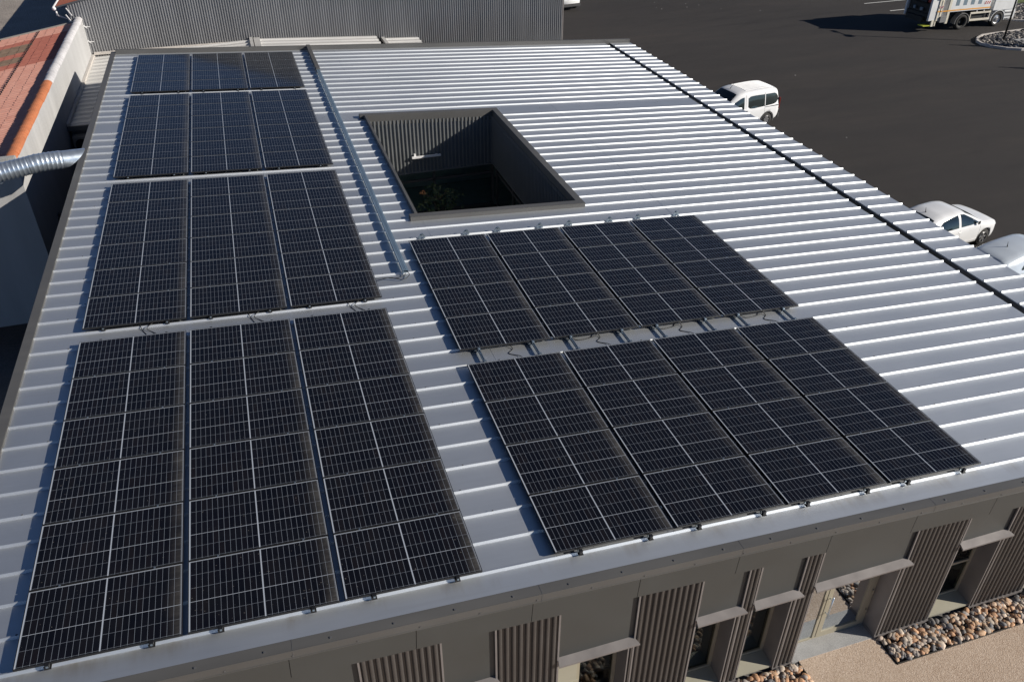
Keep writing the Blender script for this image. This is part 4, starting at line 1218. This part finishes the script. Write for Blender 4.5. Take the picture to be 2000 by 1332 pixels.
b = MB(); b.box((48.12,TY0+.2,z+.7),(48.98,TY1-.2,z+1.15)); b.box((48.2,TY0+.25,z+1.16),(48.95,TY1-.25,z+2.6)); b.tube(((48.1,TY0+.5,z+1.9),(48.1,TY1-.5,z+1.9)),.12,10); b.tube(((48.05,TY0+.6,z+.8),(48.05,TY1-.6,z+.8)),.09,10); b.build('bin_lift', M['truck_dark'], tk)
tb('work_lamp', [((48.0,14.5,z+1.3),(48.1,14.75,z+1.5)), ((48.0,15.2,z+1.3),(48.1,15.4,z+1.5))], M['truck_blue'], .02)
tb('red_panel', [((48.02,TY0+.18,z+1.9),(48.3,TY0+.42,z+3.1))], M['truck_red'], .02)
tb('tail_column', [((48.62,TY0-.03,z+.72),(49.0,TY0+.1,z+3.3)), ((49.45,TY0-.03,z+.5),(49.68,TY0+.1,z+3.3))], M['truck_cream'], .02)
tb('tail_panel', [((49.02,TY0-.005,z+.7),(49.44,TY0+.08,z+3.2))], M['truck_grey'], .01)
tb('tool_box', [((48.9,TY0-.12,z+.62),(49.44,TY0+.15,z+1.02))], M['truck_grey'], .02)
tb('footboard', [((47.75,TY0+.02,z+.42),(48.35,TY0+.55,z+.48))], M['truck_lime'], .005)
tb('step_bracket', [((48.35,TY0,z+.38),(48.55,TY0+.1,z+.8)), ((48.6,TY0-.02,z+.4),(48.7,TY0+.08,z+.7))], M['truck_cream'], .01)
b = MB(); b.tube(((48.95,TY0-.1,z+1.1),(48.95,TY0-.1,z+2.1)),.02,8); b.box((48.78,TY0-.2,z+2.25),(49.1,TY0-.03,z+2.36)); b.build('grab_rail', M['white_plastic'], tk)
def stripe_box(xa, xb, z0, z1, sh, m, nm, y=TY0-.006):
    b = MB(); b.hexa(((xa,y,z0),(xb,y,z0),(xb,y+.02,z0),(xa,y+.02,z0),(xa+sh,y,z1),(xb+sh,y,z1),(xb+sh,y+.02,z1),(xa+sh,y+.02,z1)))
    return b.build(nm, m, body)
for k in range(4): stripe_box(50.02+.62*k, 50.32+.62*k, z+1.62, z+2.30+(.5 if k in (0,3) else 0), .0, M['truck_blue'], 'stripe')
stripe_box(50.0, 52.2, z+2.32, z+3.0, 0, M['white_plastic'], 'side_board', TY0-.012)
stripe_box(49.68, 53.05, z+1.30, z+1.38, 0, M['truck_orange'], 'orange_line'); 
b = MB(); b.box((48.62,TY0-.04,z+1.30),(49.68,TY0-.031,z+1.38)); b.build('orange_line', M['truck_orange'], tail)
def chevron(xa, xb, z0, z1, y, par):
    b = MB(); b.box((xa,y,z0),(xb,y+.01,z1),0); n = 3; w_ = (xb-xa)/(2*n)
    for k in range(n):
        x = xa + 2*k*w_
        b.face(((x,y-.003,z0),(x+w_,y-.003,z0),(min(x+2*w_,xb),y-.003,z1),(x+w_,y-.003,z1)),1)
    b.build('hazard_board', [M['white_plastic'], M['truck_red']], par)
chevron(52.45, 52.95, z+1.58, z+1.78, TY0-.012, body); chevron(48.68, 48.98, z+1.55, z+1.70, TY0-.045, tail)
tb('side_guard', [((51.5,TY0,z+.98),(53.25,TY0+.05,z+1.10)), ((51.5,TY0,z+.52),(53.25,TY0+.05,z+.66)), ((51.5,TY0+.005,z+.66),(51.58,TY0+.04,z+.98)), ((53.15,TY0+.005,z+.66),(53.22,TY0+.04,z+.98))], M['truck_cream'], .008)
tb('marker_lamp', [((52.0,TY0+.03,z+1.10),(52.08,TY0+.08,z+1.18)), ((52.6,TY0+.03,z+1.10),(52.68,TY0+.08,z+1.18))], M['white_plastic'], .01)
tb('air_tank', [((51.6,TY0+.2,z+.55),(53.1,TY0+.7,z+1.15))], M['truck_dark'], .05)
cab = tb('cab', [((53.35,TY0+.02,z+1.05),(55.35,TY1-.02,z+2.05)),
                 ((53.35,TY0+.03,z+2.06),(55.33,TY0+.03,z+2.06),(55.33,TY1-.03,z+2.06),(53.35,TY1-.03,z+2.06),(53.40,TY0+.08,z+3.25),(55.0,TY0+.08,z+3.25),(55.0,TY1-.08,z+3.25),(53.40,TY1-.08,z+3.25)),
                 ((54.45,TY0+.02,z+.45),(55.45,TY1-.02,z+1.045))], M['truck_white'], .05)
b = MB(); b.hexa(((54.05,TY0+.012,z+2.0),(55.05,TY0+.012,z+1.9),(55.05,TY0+.06,z+1.9),(54.05,TY0+.06,z+2.0),(54.08,TY0+.05,z+2.85),(54.9,TY0+.05,z+2.85),(54.9,TY0+.1,z+2.85),(54.08,TY0+.1,z+2.85)))
b.box((53.6,TY0+.02,z+1.8),(53.82,TY0+.05,z+2.1)); b.build('cab_window', M['carglass'], cab)
b = MB(); b.box((54.75,TY0-.01,z+2.1),(54.85,TY0+.03,z+2.6)); b.build('window_sticker', M['truck_orange'], cab)
b = MB(); b.box((55.30,TY0+.2,z+2.1),(55.37,TY1-.2,z+3.0)); b.build('windscreen', M['carglass'], cab)
b = MB(); b.box((55.15,TY0-.28,z+2.05),(55.3,TY0-.02,z+2.65)); b.build('wing_mirror', M['black_plastic'], cab, bevel=.02)
tb('cab_step', [((54.55,TY0-.01,z+.62),(55.2,TY0+.05,z+.70)), ((54.55,TY0-.01,z+.85),(55.2,TY0+.05,z+.93))], M['truck_grey'], .01)
for wx, wr in ((50.95, .5), (53.98, .5)):
    for sy, yy in ((-1, TY0+.02), (1, TY1-.02)):
        b = MB(); b.lathe([(a, -sy*h) for a, h in ((wr*.6,.05),(wr*.66,.0),(wr*.93,.0),(wr,.05),(wr,.27),(wr*.93,.32),(wr*.6,.32))], (wx, yy, z+wr), 'y', 32, 0, False)
        w_ = b.build('wheel', M['tyre'], tk, smooth=True)
        b = MB(); dp = .16 if wx < 52 else .0
        b.lathe([(wr*.6, -sy*.05), (wr*.55, -sy*.06), (wr*.5, -sy*(.08+dp)), (wr*.22, -sy*(.06+dp)), (wr*.2, -sy*(.0+dp)), (0, -sy*(.0+dp))], (wx, yy, z+wr), 'y', 24, 0, False)
        b.build('rim', M['truck_dark'] if wx < 52 else M['alloy'], w_, smooth=False)
    for sy, yy in ((-1, TY0), (1, TY1)):
        b = MB(); rr = []
        for k in range(13):
            a = math.pi*(k/12*1.1-.05)
            rr.append([(wx+q*math.cos(a), yy+dy, z+wr+q*math.sin(a)) for q, dy in ((wr+.06,0 if sy<0 else -.4),(wr+.06,.4 if sy<0 else 0),(wr+.1,.4 if sy<0 else 0),(wr+.1,0 if sy<0 else -.4))])
        b.rings(rr); b.build('mudguard', M['truck_grey'] if wx < 52 else M['truck_white'], tk)

# ================================================================ TRAFFIC ISLAND, LAMP POST, PLANTS BEYOND
def island_pts(off):
    P = [(62,12.9),(56,12.3),(52.4,12.05),(51.0,11.87),(50.1,11.35),(49.5,10.7),(49.3,10.1),(49.42,9.4),(49.95,8.68),(50.75,8.2),(52.5,7.9),(56,7.6),(62,7.4)]
    c = Vector((54, 10)); out = []
    for (x, y) in P:
        d = (Vector((x, y)) - c); out.append((x - d.x/d.length*off, y - d.y/d.length*off))
    return out
b = MB(); o_, i_ = island_pts(0), island_pts(.16)
rr = [[(ox,oy,ZL-.02),(ox,oy,ZL+.13),((ox*.85+ix*.15),(oy*.85+iy*.15),ZL+.155),(ix,iy,ZL+.155),(ix,iy,ZL-.02)] for (ox,oy),(ix,iy) in zip(o_, i_)]
b.rings(rr, 0, False); isl = b.build('traffic_island_kerb', M['kerb'], None); tag(isl, 'pale rounded concrete kerb around the dark stone traffic island', 'kerb')
b = MB(); P = island_pts(.1)[:]; b.face([(x,y,ZL+.05) for x,y in P]); tag(b.build('island_soil', M['yard']), kind='structure')
def in_poly(P):
    def f(x, y):
        s_ = False
        for (x0,y0),(x1,y1) in zip(P, P[1:]+P[:1]):
            if (y0 > y) != (y1 > y) and x < (x1-x0)*(y-y0)/(y1-y0)+x0: s_ = not s_
        return s_
    return f
DARK = ((.10,.10,.105),(.15,.145,.14),(.07,.07,.075),(.20,.185,.17),(.05,.05,.052),(.30,.27,.24))
stones('dark_rocks', 'dark broken rocks filling the kerbed traffic island', [(49.2,7.3,58,13,in_poly(island_pts(.28)))], 46, .12, DARK, 31, ZL+.06)
bank = [(55.8,16.0),(57.2,14.2),(64,12.9),(80,12.9),(80,24),(60,24)]
stones('dark_rocks', 'dark broken rocks on the bank ahead of the refuse truck', [(55.8,12.9,64,20,in_poly([(55.6,16.4),(57.0,14.6),(63.5,13.4),(63.5,18.6),(60.4,18.7)]))], 40, .13, DARK, 32, ZL+.04)
b = MB(); b.box((51.9,9.3,ZL+.06),(53.6,10.1,ZL+.17)); tag(b.build('manhole_slab', M['concrete'], None, bevel=.02), 'flat grey concrete slab among the dark rocks of the island', 'slab')
b = MB(); b.face(((59.5,18.6,ZL+.02),(120,13,ZL+.02),(120,70,ZL+.6),(59.5,70,ZL+.4))); tag(b.build('grass_bank', M['grass']), kind='structure')
b = MB(); rr = []
for (x,y) in ((55.3,15.05),(55.95,15.1),(56.4,14.6),(57.4,13.9),(63.5,12.9)): rr.append([(x,y,ZL),(x,y,ZL+.13),(x+.1,y+.12,ZL+.13),(x+.1,y+.12,ZL)])
b.rings(rr, 0, False); tag(b.build('lane_kerb', M['kerb']), 'pale kerb between the lane and the rock bank by the truck cab', 'kerb')
lp = empty('lamp_post', (51.28, 10.25, ZL+.05)); tag(lp, 'thin black lamp post standing in the rock filled traffic island', 'lamp post')
b = MB(); b.tube(((51.28,10.25,ZL),(51.28,10.25,ZL+4.55)), (.065,.045), 12); b.build('pole', M['pole'], lp, smooth=True)
b = MB(); b.lathe(((0,0),(.14,0),(.14,.03),(.08,.08),(.08,.3),(0,.3)), (51.28,10.25,ZL+.05), 'z', 16); b.build('base', M['pole'], lp)
b = MB(); b.tube(((51.28,10.25,ZL+4.5),(51.3,11.4,ZL+4.58)), .04, 8); b.build('arm', M['pole'], lp, smooth=True)
b = MB(); b.box((51.16,11.0,ZL+4.56),(51.44,11.6,ZL+4.64)); b.build('lamp_head', M['pole'], lp, bevel=.02)
b = MB(); b.box((51.1,9.85,ZL+4.42),(51.5,10.4,ZL+4.56)); b.build('lamp_head', M['pole'], lp, bevel=.02)

def conifer(x, y, zb, h, r, label, grp):
    rnd = random.Random(int(x*10)); t = empty('conical_shrub', (x, y, zb)); tag(t, label, 'shrub', grp)
    b = MB(); b.tube(((x,y,zb),(x,y,zb+h*.9)), (.06,.01), 7); b.build('trunk', M['trunk'], t)
    b = MB(); cc = []
    for k in range(14):
        f = k/13; rr_ = r*(1-f)**.8*(.6+.4*min(1,f*5))+.05; leaves(b, cc, (x,y,zb+.15+h*.9*f), (rr_,rr_,h/12), int(90*(1-f)+14), .09, rnd, GREEN)
    o = b.build('foliage', M['leaf'], t); set_cols(o, cc)
conifer(52.6, 8.05, ZL+.1, 2.5, .45, 'slim conical shrub near the right end of the traffic island', 'conical shrubs by the car park')
conifer(51.9, 2.9, ZL, 2.7, .45, 'slim conical shrub in front of the traffic island', 'conical shrubs by the car park')
def broad_tree(x, y, zb, h, r, label, grp, seed):
    rnd = random.Random(seed); t = empty('broadleaf_tree', (x, y, zb)); tag(t, label, 'tree', grp)
    b = MB(); b.tube(((x,y,zb),(x+.05,y,zb+h*.45),(x,y+.05,zb+h*.8)), (.16,.11,.03), 9)
    for k in range(7):
        a = k*.9; b.tube(((x,y,zb+h*(.35+.05*k)),(x+r*.7*math.cos(a),y+r*.7*math.sin(a),zb+h*(.5+.055*k))), (.06,.015), 6)
    b.build('trunk', M['trunk'], t, smooth=True)
    b = MB(); cc = []
    for k in range(16):
        a = rnd.uniform(0,6.28); q = rnd.uniform(.2,.8)*r
        leaves(b, cc, (x+q*math.cos(a), y+q*math.sin(a), zb+h*rnd.uniform(.5,.92)), (r*.42,r*.42,h*.12), 170, .16, rnd, GREEN)
    o = b.build('crown', M['leaf'], t); set_cols(o, cc)
broad_tree(61.0, 21.0, ZL+.1, 4.6, 2.0, 'leafy tree on the grass bank behind the refuse truck', 'trees on the bank', 4)
broad_tree(58.5, 28.0, ZL+.1, 5.2, 2.2, 'leafy tree farther back beyond the parking bays', 'trees on the bank', 5)
# pale grit scattered on the asphalt
rnd = random.Random(9); b = MB()
for (x, y) in [(36.0+rnd.uniform(-2,3), 26.5+rnd.uniform(-2.5,2)) for _ in range(7)] + [(34,8),(30.5,-1.5),(46,1.5),(29.6,-11.2),(26,7),(41,23)]:
    s_ = rnd.uniform(.015,.04); b.box((x-s_,y-s_*.6,ZL+.004),(x+s_,y+s_*.6,ZL+.02))
tag(b.build('litter', M['concrete']), 'tiny pale scraps scattered on the dark asphalt', 'litter', kind='stuff')
